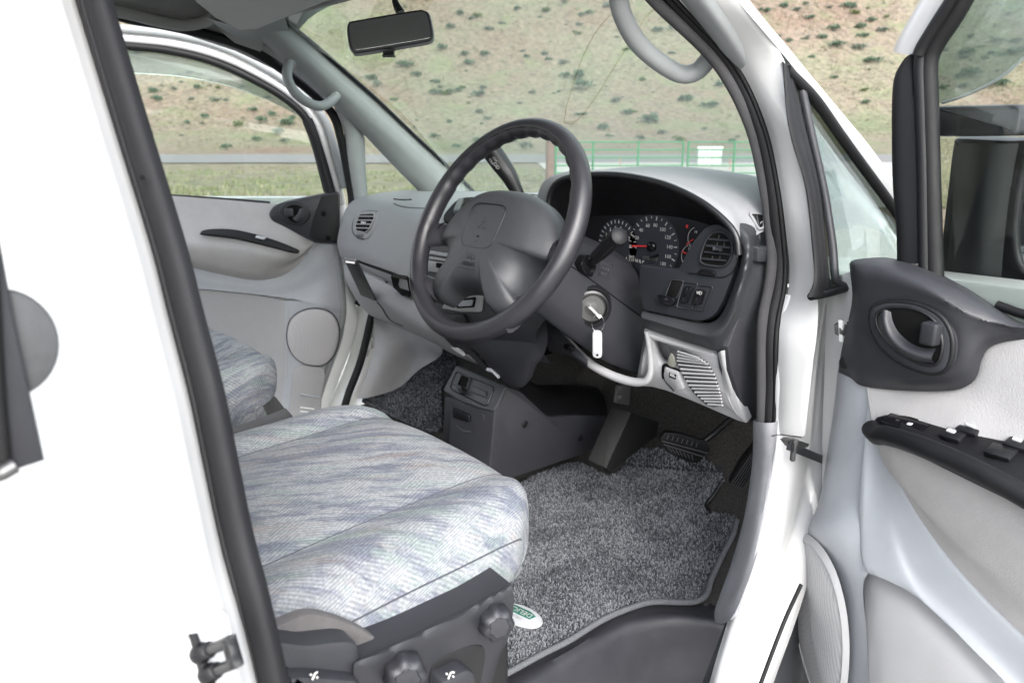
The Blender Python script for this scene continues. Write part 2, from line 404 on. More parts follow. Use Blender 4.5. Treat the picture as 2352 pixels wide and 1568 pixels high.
# speaker mesh and ribbed dot pattern
def mesh_mat(name, c1, c2, sc):
    m, t, b = nodes_of(name); L = t.links.new; tc = N(t, 'ShaderNodeTexCoord')
    br = N(t, 'ShaderNodeTexBrick', i_Scale=sc, i_3=c1) if False else N(t, 'ShaderNodeTexVoronoi', i_Scale=sc); br.inputs['Randomness'].default_value = 0
    L(tc.outputs['Object'], br.inputs[0]); r = ramp(t, [(.25, c2), (.5, c1)]); L(br.outputs['Distance'], r.inputs[0]); L(r.outputs[0], b.inputs['Base Color'])
    b.inputs['Roughness'].default_value = .6; bp = N(t, 'ShaderNodeBump', i_Strength=.6, i_Distance=.001); L(br.outputs['Distance'], bp.inputs['Height']); L(bp.outputs[0], b.inputs['Normal'])
    return m
M['grille'] = mesh_mat('speaker grille', (.34, .34, .345), (.20, .20, .205), 420)
M['grille2'] = mesh_mat('lightened speaker grille', (.36, .355, .36), (.26, .255, .26), 420)  # lightened to offset the weaker light on the passenger door
# ------------------------------------------------------------------ van body shell
van = thing('van', 'white van body with both front doors open, seen through its driver doorway', 'van', (0, 0, 0))
def mixr(a, b, t, off): return [p.lerp(q, t)+V(off) for p, q in zip(a, b)]
def PXs(lst): return [PX(x, [(a, b)])[0] for (a, b, x) in lst]
# B-pillar
BL = PY(-.628, [(130, -160), (176, 0), (262, 282), (349, 564), (390, 724), (441, 923), (473, 1076), (512, 1256), (544, 1371), (592, 1568), (640, 1800)])
BR = PY(-.618, [(203, -160), (245, 0), (326, 282), (410, 564), (448, 712), (493, 884), (521, 1025), (557, 1205), (595, 1358), (640, 1568), (690, 1800)])
rows = []
for dx, dy in ((.0, .0), (.010, -.004), (.022, -.016), (.030, -.020), (.036, -.035), (.040, -.055), (.040, -.075), (.047, -.085), (.050, -.13), (.050, -.20), (.048, -.55)):
    rows.append([p+V((dx, dy, 0)) for p in BL])
skin('b_pillar', rows, M['white'], van, 40, 60)
skin('pillar_inner_flange', [[p+V((.004, -.002, 0)) for p in BL], [p+V((-.03, -.0, 0)) for p in BL], [p+V((-.06, -.05, 0)) for p in BL], [p+V((-.07, -.3, 0)) for p in BL]], M['light'], van, 30, 14)
STRIP = [(-1, -.4), (-1, .12), (-.93, .28), (-.78, .34), (-.66, .30), (-.60, .18), (-.54, .30), (-.36, .46), (0, .56), (.45, .52), (.8, .38), (.97, .12), (1, -.4)]
STRIP = [(-s, u) for s, u in STRIP[::-1]]
mid = [l.lerp(r, .60) for l, r in zip(BL, BR)]
wd = (BL[3]-BR[3]).length
tube('weatherstrip', mid, wd*.37, M['rubber2'], van, seg=60, up=(.62, -.78, 0), prof=STRIP)
tube('weatherstrip_lip', [l.lerp(r, .10)+V((.003, -.002, 0)) for l, r in zip(BL, BR)], .0035, M['rubber'], van, 8, 60)
for (a, b) in ((327, 408), (496, 1010), (568, 1478)):
    lathe('drain_hole', PD((mid[3]-CAM).dot(FW)*.985, [(a, b)])[0], CAM-mid[4], [(.0016, -.004), (.0022, 0.0), (.0012, .0004)], M['void'], van, 10)
# dark window garnish and round rubber stop behind it
G = PX(.873, [(-140, -250), (-62, -250), (0, 560), (34, 745), (100, 1052), (40, 1072), (-40, 1096), (-160, 1120)])
plate('window_garnish', G, M['dark'], van, .006, .012, .003)
tube('garnish_seal', PX(.882, [(-80, -200), (-30, 500), (-6, 900), (10, 1070)]), .004, M['rubber'], van, 8, 20)
tube('garnish_clip', PX(.885, [(-40, 1092), (0, 1088), (22, 1076), (36, 1068)]), .0045, M['steel'], van, 8, 10)
c = PX(.868, [(14, 790)])[0]
plate('rubber_stop', ell(c, V((0, .025, 0)), V((0, 0, .030)), 36), mat('weathered rubber', (.045, .047, .049), .6, bump=.3, var=.25, vscale=30), van, .004, .004, .003)
# pressed recess and striker on the B-pillar
pr_ = PD(.672, [(425, 1425), (440, 1412), (500, 1402), (520, 1412), (532, 1452), (540, 1500), (500, 1505), (455, 1470), (432, 1452)])
BPo = [bpy.data.objects['b_pillar']]
pl = on(BPo, [(432, 1457), (446, 1454), (486, 1568), (508, 1640), (488, 1644), (461, 1568)], .004)
st = plate('door_striker', pl, M['darker'], van, .003, .003, .001)
a1, b1 = on(BPo, [(456, 1499), (474, 1545)], .004); dz_ = (a1-CAM).dot(FW)-.022
a2, b2 = PD(dz_, [(527, 1473), (541, 1521)])
tube('pressed_crease', on(BPo, [(428, 1470), (424, 1430), (440, 1413), (498, 1403), (518, 1410), (528, 1450), (540, 1500)], -.0008), .0022, M['white'], van, 8, 40)
tube('bar', [a1, a2], .0042, M['black'], st, 12, 6); tube('bar', [b1, b2], .0042, M['black'], st, 12, 6)
tube('bridge', [a2+(a2-b2)*.22, a2, b2, b2+(b2-a2)*.18], .0055, M['black'], st, 6, 8)
for a, d in ((a1, a2-a1), (b1, b2-b1)): lathe('collar', a, d, [(.007, -.004), (.0075, .003), (.006, .006), (.006, .012), (.0042, .013)], M['darker'], st, 16)

# driver-side front doorway: fuzzy trim, weatherstrip, white jamb
SR = [(1452, -110, .575), (1540, 0, .60), (1674, 144, .63), (1743, 288, .67), (1775, 432, .70), (1790, 564, .715), (1793, 610, .72), (1789, 662, .725), (1776, 726, .73), (1771, 790, .735), (1771, 886, .74), (1768, 972, .745)]
sr = PXs(SR)
tube('weatherstrip', sr, .0125, M['rubber2'], van, 14, 70, up=(.4, -.9, 0))
SF = [(1412, -110, .57), (1500, 0, .595), (1645, 144, .622), (1722, 288, .66), (1756, 432, .69), (1768, 520, .70), (1773, 598, .712), (1766, 662, .715), (1753, 726, .72), (1750, 790, .725), (1750, 886, .73), (1750, 968, .735)]
tube('fuzzy_trim', PXs(SF), .0085, M['fuzz'], van, 10, 60)
tube('weatherstrip_lip', [p+V((.012, -.006, -.002)) for p in sr], .004, M['rubber'], van, 8, 70)
jl = [p+V((.002, .000, 0)) for p in PXs([(1470, -110, .59), (1556, 0, .615), (1688, 144, .645), (1757, 288, .685), (1789, 432, .715), (1806, 564, .73), (1811, 620, .735), (1806, 680, .74), (1790, 740, .745), (1786, 800, .75), (1784, 900, .755), (1782, 990, .76)])]
jr = PXs([(1630, -110, .665), (1700, -0, .69), (1800, 136, .715), (1815, 288, .745), (1850, 432, .765), (1866, 564, .782), (1872, 640, .79), (1880, 700, .80), (1878, 760, .805), (1870, 820, .81), (1860, 900, .81), (1850, 1000, .81)])
jm = [a.lerp(b, .6)+V((.004, -.006, 0)) for a, b in zip(jl, jr)]
skin('a_pillar_jamb', [jl, [a.lerp(b, .25)+V((.004, -.006, 0)) for a, b in zip(jl, jr)], jm, jr, [p+V((-.03, .02, 0)) for p in jr]], M['white'], van, 60, 14)
# quarter window
q0, q1, q2 = PXs([(1797, 142, .712), (1866, 676, .805), (2038, 446, .79)])
qn = (q1-q0).cross(q2-q0).normalized()
def PQ(pts, off=0):
    n = qn if qn.dot(CAM-q0) > 0 else -qn
    return PL(q0+n*off, n, pts)
qo = PQ([(1797, 140), (1808, 150), (1845, 182), (1926, 296), (1973, 361), (2038, 446), (2110, 540), (2120, 640), (1953, 660), (1900, 676), (1872, 682), (1856, 680), (1872, 648), (1868, 564), (1851, 432), (1811, 288)], .004)
qi = PQ([(1840, 196), (1852, 200), (1918, 300), (1966, 370), (2036, 470), (2090, 550), (2095, 628), (1950, 650), (1916, 662), (1902, 560), (1880, 432), (1848, 288)], .004)
tube('quarter_window_seal', [a for a in cr(PQ([(1806, 162), (1870, 226), (1926, 305), (1973, 370), (2038, 458), (2100, 545)], .004), 30)], .0085, M['rubber'], van, 10)
qa = PQ([(1797, 140), (1811, 288), (1850, 432), (1865, 564), (1870, 640), (1856, 682)], .008); qb = PQ([(1820, 170), (1847, 288), (1881, 432), (1896, 564), (1904, 640), (1908, 676)], .006)
skin('quarter_window_seal', [[p-qn*0+V((-.006, .012, 0)) for p in qa], qa, mixr(qa, qb, .35, (.004, -.006, 0)), mixr(qa, qb, .62, (.003, -.005, 0)), mixr(qa, qb, .7, (.0, -.001, 0)), mixr(qa, qb, .9, (.001, -.003, 0)), qb, [p+V((-.004, .010, 0)) for p in qb]], M['rubber2'], van, 40, 26)
tube('quarter_window_seal', cr(PQ([(1862, 681), (1900, 674), (1950, 660), (2010, 647), (2100, 632)], .004), 20), .006, M['rubber'], van, 10)
qg = plate('quarter_glass', PQ([(1812, 170), (1926, 303), (2038, 458), (2110, 560), (2100, 635), (1890, 668), (1875, 500), (1840, 300)], -.002), M['qglass'], van, .002, .002, .001)
tube('quarter_window_frame', cr(PQ([(1842, 205), (1862, 300), (1893, 440), (1912, 560), (1926, 652), (1990, 642)], .002), 30), .0065, M['dark'], van, 8)
# outer A-pillar to the windscreen
oL = PXs([(1560, -150, .64), (1700, 10, .69), (1815, 146, .718), (1926, 292, .755), (1973, 355, .772), (2038, 440, .793), (2130, 555, .81)])
oR = PXs([(1640, -150, .66), (1694, -10, .67), (1812, 137, .70), (1923, 262, .735), (1975, 318, .75), (2040, 404, .775), (2150, 540, .80)])
oR = [p+V((-.02, .05, .0)) if False else p for p in oR]
oM = [a.lerp(b, .5)+V((.012, -.004, .006)) for a, b in zip(oL, oR)]
oF = [p+V((-.06, .06, .0)) for p in oR]
skin('a_pillar_outer', [oL, oM, oR, oF], M['white'], van, 50, 16)
# hinge face and sill of the doorway
hl = PXs([(1806, 676, .742), (1792, 740, .745), (1786, 860, .755), (1782, 970, .76), (1775, 1060, .77), (1757, 1180, .785), (1732, 1285, .80), (1700, 1390, .815), (1672, 1480, .825), (1640, 1590, .84), (1600, 1750, .85)])
hr = PXs([(1990, 665, .80), (1975, 760, .80), (1955, 870, .80), (1940, 980, .80), (1920, 1070, .805), (1890, 1180, .815), (1860, 1265, .83), (1832, 1370, .85), (1800, 1470, .865), (1756, 1590, .88), (1700, 1750, .88)])
skin('hinge_face', [[p+V((-.02, .02, 0)) for p in hl], hl, mixr(hl, hr, .25, (.014, -.016, 0)), mixr(hl, hr, .5, (.004, -.010, 0)), mixr(hl, hr, .62, (-.006, .004, 0)), mixr(hl, hr, .8, (.004, .0, 0)), hr, [p+V((-.01, .05, 0)) for p in hr]], M['white'], van, 60, 40)
tube('sill_seal', PXs([(1840, 1342, .88), (1800, 1430, .885), (1745, 1575, .885), (1700, 1700, .885)]), .003, M['rubber'], van, 8, 30)
plate('fender_liner', PX(.815, [(1842, 1338), (1735, 1600), (1700, 1700), (1930, 1700), (1900, 1560), (1880, 1440), (1880, 1340)]), M['pad'], van, .002, .01, .001)
tube('panel_seam', PXs([(1773, 1001, .775), (1790, 998, .785), (1815, 1000, .792), (1840, 1004, .797)]), .0011, M['steel'], van, 6, 14)
# grey sill trim up the front of the doorway
tl = PXs([(1735, 962, .70), (1733, 1061, .705), (1715, 1181, .71), (1687, 1281, .715), (1659, 1361, .72), (1648, 1395, .72), (1654, 1418, .725)])
tr_ = PXs([(1778, 970, .762), (1773, 1061, .77), (1757, 1181, .785), (1733, 1281, .80), (1705, 1361, .81), (1690, 1400, .815), (1677, 1424, .82)])
skin('sill_trim', [[p+V((-.005, .04, 0)) for p in tl], tl, mixr(tl, tr_, .3, (.0, -.022, .004)), mixr(tl, tr_, .7, (.004, -.02, .004)), tr_, [p+V((0, .02, 0)) for p in tr_]], mat('scuffed sill trim', (.20, .202, .215), .5, .4, bump=.3, bscale=500, var=.2, vscale=14), van, 40, 24)
# door check strap
ck = plate('check_strap_bracket', PX(.822, [(1800, 1010), (1812, 1006), (1838, 1012), (1852, 1017), (1848, 1024), (1830, 1030), (1812, 1026)]), M['metal'], van, .006, .006, .002)
s0 = PX(.828, [(1812, 1024)])[0]; s1 = PX(.80, [(1905, 1062)])[0]
tube('strap', [s0, s0.lerp(s1, .3), s1], .0062, M['black'], ck, prof=[(-.45, -1), (.45, -1), (.45, 1), (-.45, 1)], up=(0, 0, 1), seg=8)
lathe('pin', PX(.826, [(1824, 1018)])[0], (0, 0, -1), [(.006, -.006), (.006, .0), (.0042, .004), (.0042, .026), (.003, .028)], M['steel'], ck, 14)
lathe('hinge_bolt', PX(.845, [(1938, 755)])[0], (.6, -.8, 0), [(.014, -.004), (.014, .002), (.009, .003), (.009, .010), (.006, .011)], M['metal'], van, 6)
plate('hinge_plate', PX(.846, [(1930, 735), (1946, 735), (1946, 785), (1932, 785)]), M['white_in'], van, .003, .003, .0015)
# entry step well
u0 = PZ(.612, [(1120, 1600), (1168, 1558), (1241, 1519), (1308, 1485), (1375, 1440), (1431, 1412), (1493, 1395), (1563, 1397), (1622, 1394), (1655, 1402)])
u1 = PZ(.618, [(1150, 1612), (1210, 1566), (1262, 1530), (1325, 1491), (1409, 1446), (1465, 1426), (1535, 1416), (1605, 1421), (1650, 1429), (1672, 1430)])
w1 = [p+V((.012, .0, -.012)) for p in u1]
w2 = [p+V((.03, -.01, -.10)) for p in u1]
w3 = [p+V((.06, -.02, -.22)) for p in u1]
w4 = [p+V((.20, -.06, -.25)) for p in u1]
skin('step_well', [[p+V((-.05, .02, -.003)) for p in u0], u0, [a.lerp(b, .7)+V((0, 0, .004)) for a, b in zip(u0, u1)], u1, w1, w2, w3, w4], mat('step plastic', (.024, .024, .029), .45, .45, bump=.35, bscale=700, var=.16, vscale=18), van, 50, 46)
e = PXs([(1668, 1432, .79), (1684, 1422, .80), (1660, 1500, .815), (1638, 1580, .83), (1600, 1720, .84), (1570, 1720, .82), (1618, 1560, .81)])
plate('step_end', e, M['dark'], van, .004, .004, .003)
# floor, toe-board
plate('bulkhead', [V((-.80, .80, .6)), V((.80, .80, .6)), V((.80, .80, 1.0)), V((-.80, .80, 1.0))], M['void'], van, .01, .01, .002, toward=(0, -1, 0))
# windscreen and roof
wt = [V((-.615, .075, 1.755)), V((-.3, .15, 1.79)), V((0, .17, 1.80)), V((.3, .15, 1.79)), V((.615, .075, 1.755))]
wb = [V((-.66, .70, 1.300)), V((-.33, .83, 1.302)), V((0, .87, 1.302)), V((.33, .83, 1.302)), V((.66, .70, 1.300))]
wm = [a.lerp(b, .5)+V((0, .03, .02)) for a, b in zip(wt, wb)]
skin('windscreen', [wt, wm, wb], M['wind'], van, 24, 16)
hd = []
for y, z in ((.13, 1.772), (.06, 1.79), (-.1, 1.84), (-.6, 1.88), (-1.4, 1.90), (-2.6, 1.88)):
    hd.append([V((x*1.0, y-(.06 if abs(x) > .5 and y > .05 else 0), z-dz)) for x, dz in ((-.66, .09), (-.63, .06), (-.55, .025), (-.3, .005), (0, 0), (.3, .005), (.55, .025), (.60, .055), (.62, .085))])
skin('headliner', hd, M['head'], van, 40, 40)
ro = []
for y, z in ((.16, 1.80), (.05, 1.845), (-.2, 1.90), (-.8, 1.94), (-1.6, 1.955), (-2.7, 1.93)):
    ro.append([V((x, y, z-dz)) for x, dz in ((-.70, .17), (-.66, .09), (-.5, .03), (0, 0), (.5, .03), (.63, .09), (.66, .15))])
skin('roof', ro, M['white'], van, 30, 20)
for s in (-1, 1):
    skin('windscreen_header' if s < 0 else 'windscreen_header', [[V((0, .19, 1.805)), V((s*.3, .17, 1.795)), V((s*.62, .09, 1.758))], [V((0, .13, 1.775)), V((s*.3, .115, 1.77)), V((s*.63, .045, 1.742))]], M['apil'], van, 12, 4)
# rear body, kept plain: driver-side wall with a window, no rear wall
for s in (1,):   # passenger-side wall and tailgate left out so more light enters the cabin
    x0 = .86*s
    plate('rear_side_panel', [V((x0, -1.12, .35)), V((x0, -2.7, .35)), V((x0, -2.7, 1.25)), V((x0, -1.12, 1.25))], M['white'], van, .01, .02, .005, toward=(s, 0, 0))
    plate('rear_side_window', [V((x0*.99, -1.12, 1.25)), V((x0*.99, -2.6, 1.25)), V((x0*.80, -2.6, 1.80)), V((x0*.80, -1.12, 1.80))], M['glass'], van, .002, .002, .001, toward=(s, 0, .3))
skin('b_pillar', [[V((-p.x-.03, p.y+dy, p.z)) for p in BL] for dy in (.02, -.06, -.5)], M['white_in'], van, 20, 8)
skin('hood', [[V((-.72, .95, 1.02)), V((0, 1.05, 1.06)), V((.72, .95, 1.02))], [V((-.74, 1.25, .96)), V((0, 1.35, 1.0)), V((.74, 1.25, .96))], [V((-.70, 1.55, .88)), V((0, 1.66, .90)), V((.70, 1.55, .88))], [V((-.70, 1.62, .4)), V((0, 1.74, .4)), V((.70, 1.62, .4))]], M['white'], van, 20, 20)
for s in (-1, 1):
    skin('fender', [[V((s*.83, .40, .9)), V((s*.83, .42, .55)), V((s*.83, .5, .35))], [V((s*.86, .7, 1.0)), V((s*.875, .8, .8)), V((s*.86, .8, .4))], [V((s*.74, 1.0, 1.03)), V((s*.84, 1.2, .8)), V((s*.84, 1.3, .4))], [V((s*.72, 1.55, .88)), V((s*.76, 1.6, .7)), V((s*.72, 1.62, .4))]], M['white'], van, 14, 20)
    lathe('wheel', V((s*.80, .85, .34)), (s, 0, 0), [(.20, -.1), (.33, -.1), (.34, -.06), (.34, .06), (.33, .09), (.22, .09), (.21, .06), (.05, .07)], M['rubber'], van, 36)
skin('cowl', [[V((-.70, .76, 1.08)), V((0, .89, 1.20)), V((.70, .76, 1.08))], [V((-.72, .96, 1.03)), V((0, 1.06, 1.07)), V((.72, .96, 1.03))]], M['black'], van, 20, 6)
# wipers
wp = thing('windscreen_wiper', 'black windscreen wiper resting at the foot of the glass', 'wiper', (.42, .86, 1.31))
tube('blade', PY(.83, [(1585, 418), (1640, 424), (1690, 428), (1720, 436), (1760, 450), (1800, 462)]), .006, M['rubber'], wp, 8, 20)
tube('arm', PY(.85, [(1700, 446), (1735, 456), (1800, 475)]), .0035, M['black'], wp, 8, 10)
wp2 = thing('windscreen_wiper', 'thin second wiper behind the shift lever at the foot of the glass', 'wiper', (-.1, .9, 1.3))
tube('blade', PY(.87, [(1180, 449), (1215, 452), (1262, 459), (1300, 466)]), .0035, M['rubber'], wp2, 8, 12)

# passenger-side pillar trim, mirrored on the driver side
AU = [(628, 50, -.60), (660, 74, -.60), (700, 105, -.60), (760, 157, -.605), (850, 235, -.615), (940, 320, -.62), (1036, 408, -.63), (1075, 446, -.63)]
AL = [(590, 92, -.655), (618, 112, -.655), (655, 150, -.655), (720, 203, -.66), (792, 268, -.665), (830, 304, -.67), (895, 372, -.675), (962, 440, -.68), (985, 462, -.68)][0:8]
au, al = PXs(AU), PXs(AL)
am = mixr(au, al, .42, (.022, -.012, -.004)); am2 = mixr(au, al, .75, (.016, -.01, -.006))
def both(fn):
    fn(lambda p: p, 0); fn(lambda p: V((-p.x, p.y, p.z)), 1)
def pil(f, k):
    skin('a_pillar_trim', [[f(p+V((.0, .03, .01))) for p in au], [f(p) for p in au], [f(p) for p in mixr(au, al, .15, (.012, -.008, 0))], [f(p) for p in am], [f(p) for p in am2], [f(p) for p in al], [f(p+V((-.012, .02, .0))) for p in al]], M['apil'], van, 40, 30)
    vr = PXs([(822, 285, -.672), (832, 318, -.675), (834, 380, -.68), (839, 450, -.685), (842, 500, -.69)])
    vl = PXs([(768, 245, -.672), (790, 300, -.69), (797, 360, -.70), (812, 455, -.71), (815, 500, -.71)])
    skin('quarter_post_trim', [[f(p+V((-.02, .02, 0))) for p in vr], [f(p) for p in vr], [f(p) for p in mixr(vr, vl, .5, (.010, -.008, 0))], [f(p) for p in vl], [f(p+V((-.02, .01, 0))) for p in vl]], M['apil'], van, 24, 14)
    tube('windscreen_edge', [f(p+V((.004, .02, .008))) for p in au], .006, M['gloss'], van, 8, 30)
    if k == 0:
        q = PXs([(822, 296, -.69), (968, 448, -.70), (985, 500, -.70), (840, 500, -.70)])
        plate('quarter_glass', q, M['glass'], van, .0015, .0015, .0005)
        ls = PXs([(250, 30, -.68), (300, 44, -.68), (381, 58, -.68), (475, 80, -.68), (565, 110, -.68), (653, 163, -.685), (735, 230, -.69), (767, 268, -.70), (783, 320, -.705), (797, 390, -.715), (808, 455, -.72), (812, 520, -.72), (840, 620, -.73), (858, 690, -.735), (850, 740, -.74), (828, 830, -.745), (800, 905, -.75), (785, 960, -.75)])
        tube('weatherstrip', ls, .0125, M['rubber2'], van, 10, 90)
both(pil)
jj = PXs([(830, 640, -.76), (848, 700, -.76), (846, 760, -.765), (826, 840, -.77), (800, 905, -.775), (776, 970, -.775)])
skin('hinge_face', [[p+V((.06, .02, 0)) for p in jj], jj, [p+V((-.08, .0, 0)) for p in jj], [p+V((-.10, .06, 0)) for p in jj]], M['white_in'], van, 20, 16)
jk = PXs([(812, 470, -.74), (822, 560, -.745), (838, 650, -.75)])
skin('hinge_face', [[p+V((.05, .05, 0)) for p in jk], jk, [p+V((-.07, .02, 0)) for p in jk]], M['white_in'], van, 14, 10)
tube('hinge_slot', PX(-.775, [(818, 660), (822, 675), (824, 690), (820, 700)]), .010, M['void'], van, 8, 8)
for (a, b) in ((857, 760), (854, 812)): lathe('body_plug', PX(-.742, [(a, b)])[0], (1, -.6, 0), [(.018, -.003), (.018, .003), (.010, .004)], M['galv'], van, 14)
boxm('body_bracket', PX(-.74, [(859, 786)])[0], (.004, .010, 0), (0, 0, .018), (.01, -.004, 0), M['white'], van, .002)
# light kick panel under the passenger end of the dash
kp = [(858, 728), (900, 735), (952, 757), (1016, 802)]; kb = [(820, 914), (850, 912), (916, 890), (962, 848)]
kt = [PX(-.70, [kp[0]])[0], PX(-.68, [kp[1]])[0], PX(-.60, [kp[2]])[0], PX(-.45, [kp[3]])[0]]
kbm = [PX(-.70, [kb[0]])[0], PX(-.68, [kb[1]])[0], PX(-.66, [kb[2]])[0], PX(-.60, [kb[3]])[0]]
km = mixr(kt, kbm, .5, (0, .03, 0)); 
km[0] = PX(-.70, [(857, 812)])[0]; km[1] = PX(-.66, [(888, 815)])[0]
skin('kick_panel', [[p+V((0, .0, .08)) for p in kt], kt, km, kbm], M['light'], van, 20, 20)

skin('pillar_top_trim', [PXs([(470, 40, -.60), (530, 80, -.645), (590, 112, -.66)]), PXs([(540, 58, -.56), (580, 74, -.60), (622, 100, -.645)]), PXs([(590, 40, -.52), (620, 46, -.55), (648, 74, -.60)]), PXs([(640, 20, -.48), (652, 36, -.53), (664, 72, -.595)])], M['apil'], van, 16, 20)
# assist handles on both pillars, sun visor, mirror
tube('assist_handle', PXs([(1412, -70, .585), (1418, -20, .56), (1430, 35, .55), (1462, 95, .545), (1510, 140, .55), (1562, 170, .56), (1598, 166, .575), (1622, 143, .592), (1640, 118, .61)]), .0142, M['apil'], van, 16, 60)
hp = PXs([(672, 130, -.64), (663, 150, -.62), (660, 178, -.60), (675, 210, -.59), (702, 233, -.588), (734, 244, -.59), (760, 233, -.605), (780, 212, -.635)])
hl_ = tube('assist_handle', hp, .0128, M['apil'], van, 16, 50)
lathe('end_cap', hp[0], hp[0]-hp[2], [(.0145, -.03), (.0148, -.004), (.013, .006), (.008, .01)], M['visor'], hl_, 18)
lathe('end_cap', hp[-1], hp[-1]-hp[-3], [(.0145, -.03), (.0148, -.004), (.013, .006), (.008, .01)], M['visor'], hl_, 18)
vi = thing('sun_visor', 'pale grey sun visor folded up against the headliner on the passenger side', 'sun visor', (-.35, .05, 1.75))
vo = PXs([(425, -40, -.50), (451, 0, -.52), (495, 36, -.54), (548, 64, -.55), (590, 62, -.53), (655, 36, -.46), (720, 10, -.38), (790, -20, -.29), (800, -70, -.25), (560, -90, -.30)])
plate('visor_board', vo, M['visor'], vi, .008, .006, .005, sharp=60)
lb = PXs([(575, 4, -.47), (612, 18, -.46), (618, 14, -.455), (640, 8, -.44), (650, -8, -.42), (590, -14, -.45)])
plate('warning_label', [p+V((0, -.006, -.006)) for p in lb], M['badge'], vi, .003, .002, .0005)
tube('warning_mark', ell(PX(-.468, [(589, 6)])[0]+V((0, -.012, -.010)), V((.016, .012, 0)), V((.004, -.01, .006)), 16), .0012, mat('label red', (.35, .10, .07), .6), vi, 6, closed=True)
bp_ = PXs([(255, 8, -.62), (330, 22, -.60), (400, 34, -.58), (440, 48, -.60), (455, 66, -.64)])
tube('headliner_roll', PXs([(230, 18, -.66), (300, 33, -.655), (360, 48, -.65), (420, 58, -.65), (470, 50, -.63), (500, 30, -.60)]), .014, M['head'], van, 10, 30)
rm = thing('rear_view_mirror', 'grey framed rear-view mirror hanging from the windscreen on a black stalk', 'mirror', tuple(PD(1.44, [(900, 75)])[0]))
mo = PD(1.43, [(800, 52), (815, 47), (950, 24), (975, 24), (988, 34), (997, 80), (992, 94), (975, 100), (830, 124), (812, 122), (802, 110), (796, 70)])
mo = cr(mo, 60, True)
mn = newell(mo); mn = mn if mn.dot(FW) < 0 else -mn
plate('housing', mo, mat('mirror shell', (.20, .205, .21), .5, bump=.2), rm, .0, .010, .004)
plate('mirror_rim', inset(mo, newell(mo), .0015), M['dark'], rm, .004, .001, .003)
plate('mirror_glass', inset(mo, newell(mo), .006), mat('mirror silver', (.5, .51, .5), .03, .5, metal=1), rm, .0046, .001, .0005)
tube('stalk', PD(1.47, [(905, -30), (908, 5), (920, 30)]), [.006, .006, .009], M['black'], rm, 10, 8)
boxm('day_night_tab', PD(1.42, [(893, 122)])[0], RT*.010, UP*.006, FW*.004, M['black'], rm, .002)
# ------------------------------------------------------------------ driver door (swung wide open)
TH = R(80)
DH = V((.825, .275, 0)); DD = V((math.sin(TH), -math.cos(TH), 0)); DN = V((-math.cos(TH), -math.sin(TH), 0))
def DP(pts, off=0): return PL(DH+DN*off, DN, pts)
def DPs(lst): return [DP([(a, b)], o)[0] for (a, b, o) in lst]
dd = thing('driver_door', 'white driver door swung open, with pale fabric panel, charcoal handle pod and door mirror', 'door', (.85, .33, .5))
# metal shell behind the trim
plate('door_shell', DP([(1925, 640), (2000, 610), (2420, 660), (2700, 720), (2700, 1800), (1880, 1800), (1905, 1500), (1912, 1300), (1912, 1000)], -.075), M['white'], dd, .03, .03, .006)
# main trim moulding
r1 = DPs([(1926, 830, -.03), (1916, 930, -.03), (1900, 1040, -.03), (1884, 1140, -.035), (1862, 1196, -.03), (1840, 1230, -.03), (1835, 1330, -.04), (1842, 1450, -.04), (1865, 1570, -.04), (1890, 1750, -.04)])
r2 = DPs([(1935, 850, -.0), (1928, 940, -.0), (1912, 1050, .0), (1895, 1140, .0), (1880, 1192, .012), (1870, 1215, .018), (1880, 1330, -.01), (1890, 1450, -.01), (1910, 1570, -.01), (1930, 1750, -.01)])
r3 = DPs([(1960, 866, .012), (1965, 950, .012), (1965, 1050, .014), (1955, 1140, .018), (1935, 1200, .035), (1925, 1240, .038), (1950, 1330, .03), (1962, 1450, .026), (1975, 1570, .022), (1985, 1750, .02)])
r4 = DPs([(1988, 880, .016), (2010, 960, .012), (2040, 1060, .010), (2060, 1150, .012), (2070, 1230, .020), (2040, 1290, .034), (1985, 1330, .042), (1990, 1450, .04), (1996, 1570, .036), (2005, 1750, .03)])
skin('door_trim', [r1, r2, r3, r4], M['trim'], dd, 60, 30)
s1 = DPs([(2000, 900, .018), (2030, 1000, .02), (2075, 1120, .022), (2160, 1250, .026), (2260, 1365, .03), (2370, 1470, .032), (2500, 1580, .034)])
s2 = DPs([(1995, 920, .018), (2010, 1080, .02), (2050, 1200, .030), (2100, 1310, .034), (2200, 1410, .036), (2300, 1510, .036), (2420, 1640, .036)])
s3 = DPs([(1972, 1200, .030), (1982, 1290, .042), (2008, 1312, .044), (2078, 1348, .044), (2160, 1418, .044), (2240, 1498, .044), (2340, 1600, .044)])
s4 = [p-DN*.02 for p in s3]
skin('door_trim_band', [[p-DN*.02 for p in s1], s1, s2, s3, s4], M['trim'], dd, 50, 26)
# map pocket front, set back under the band
k1 = DPs([(1984, 1325, .014), (2008, 1306, .014), (2078, 1340, .014), (2165, 1412, .014), (2250, 1496, .014), (2360, 1610, .014)])
k2 = DPs([(1988, 1420, .030), (2020, 1400, .034), (2080, 1420, .036), (2150, 1470, .036), (2220, 1540, .036), (2320, 1650, .036)])
k3 = DPs([(1994, 1560, .034), (2030, 1560, .042), (2080, 1570, .044), (2130, 1600, .044), (2190, 1650, .044), (2280, 1740, .044)])
k4 = DPs([(2000, 1760, .03), (2040, 1770, .036), (2080, 1780, .04), (2120, 1790, .04), (2170, 1800, .04), (2240, 1840, .04)])
skin('map_pocket', [k1, k2, k3, k4], M['trim_l'], dd, 40, 24)
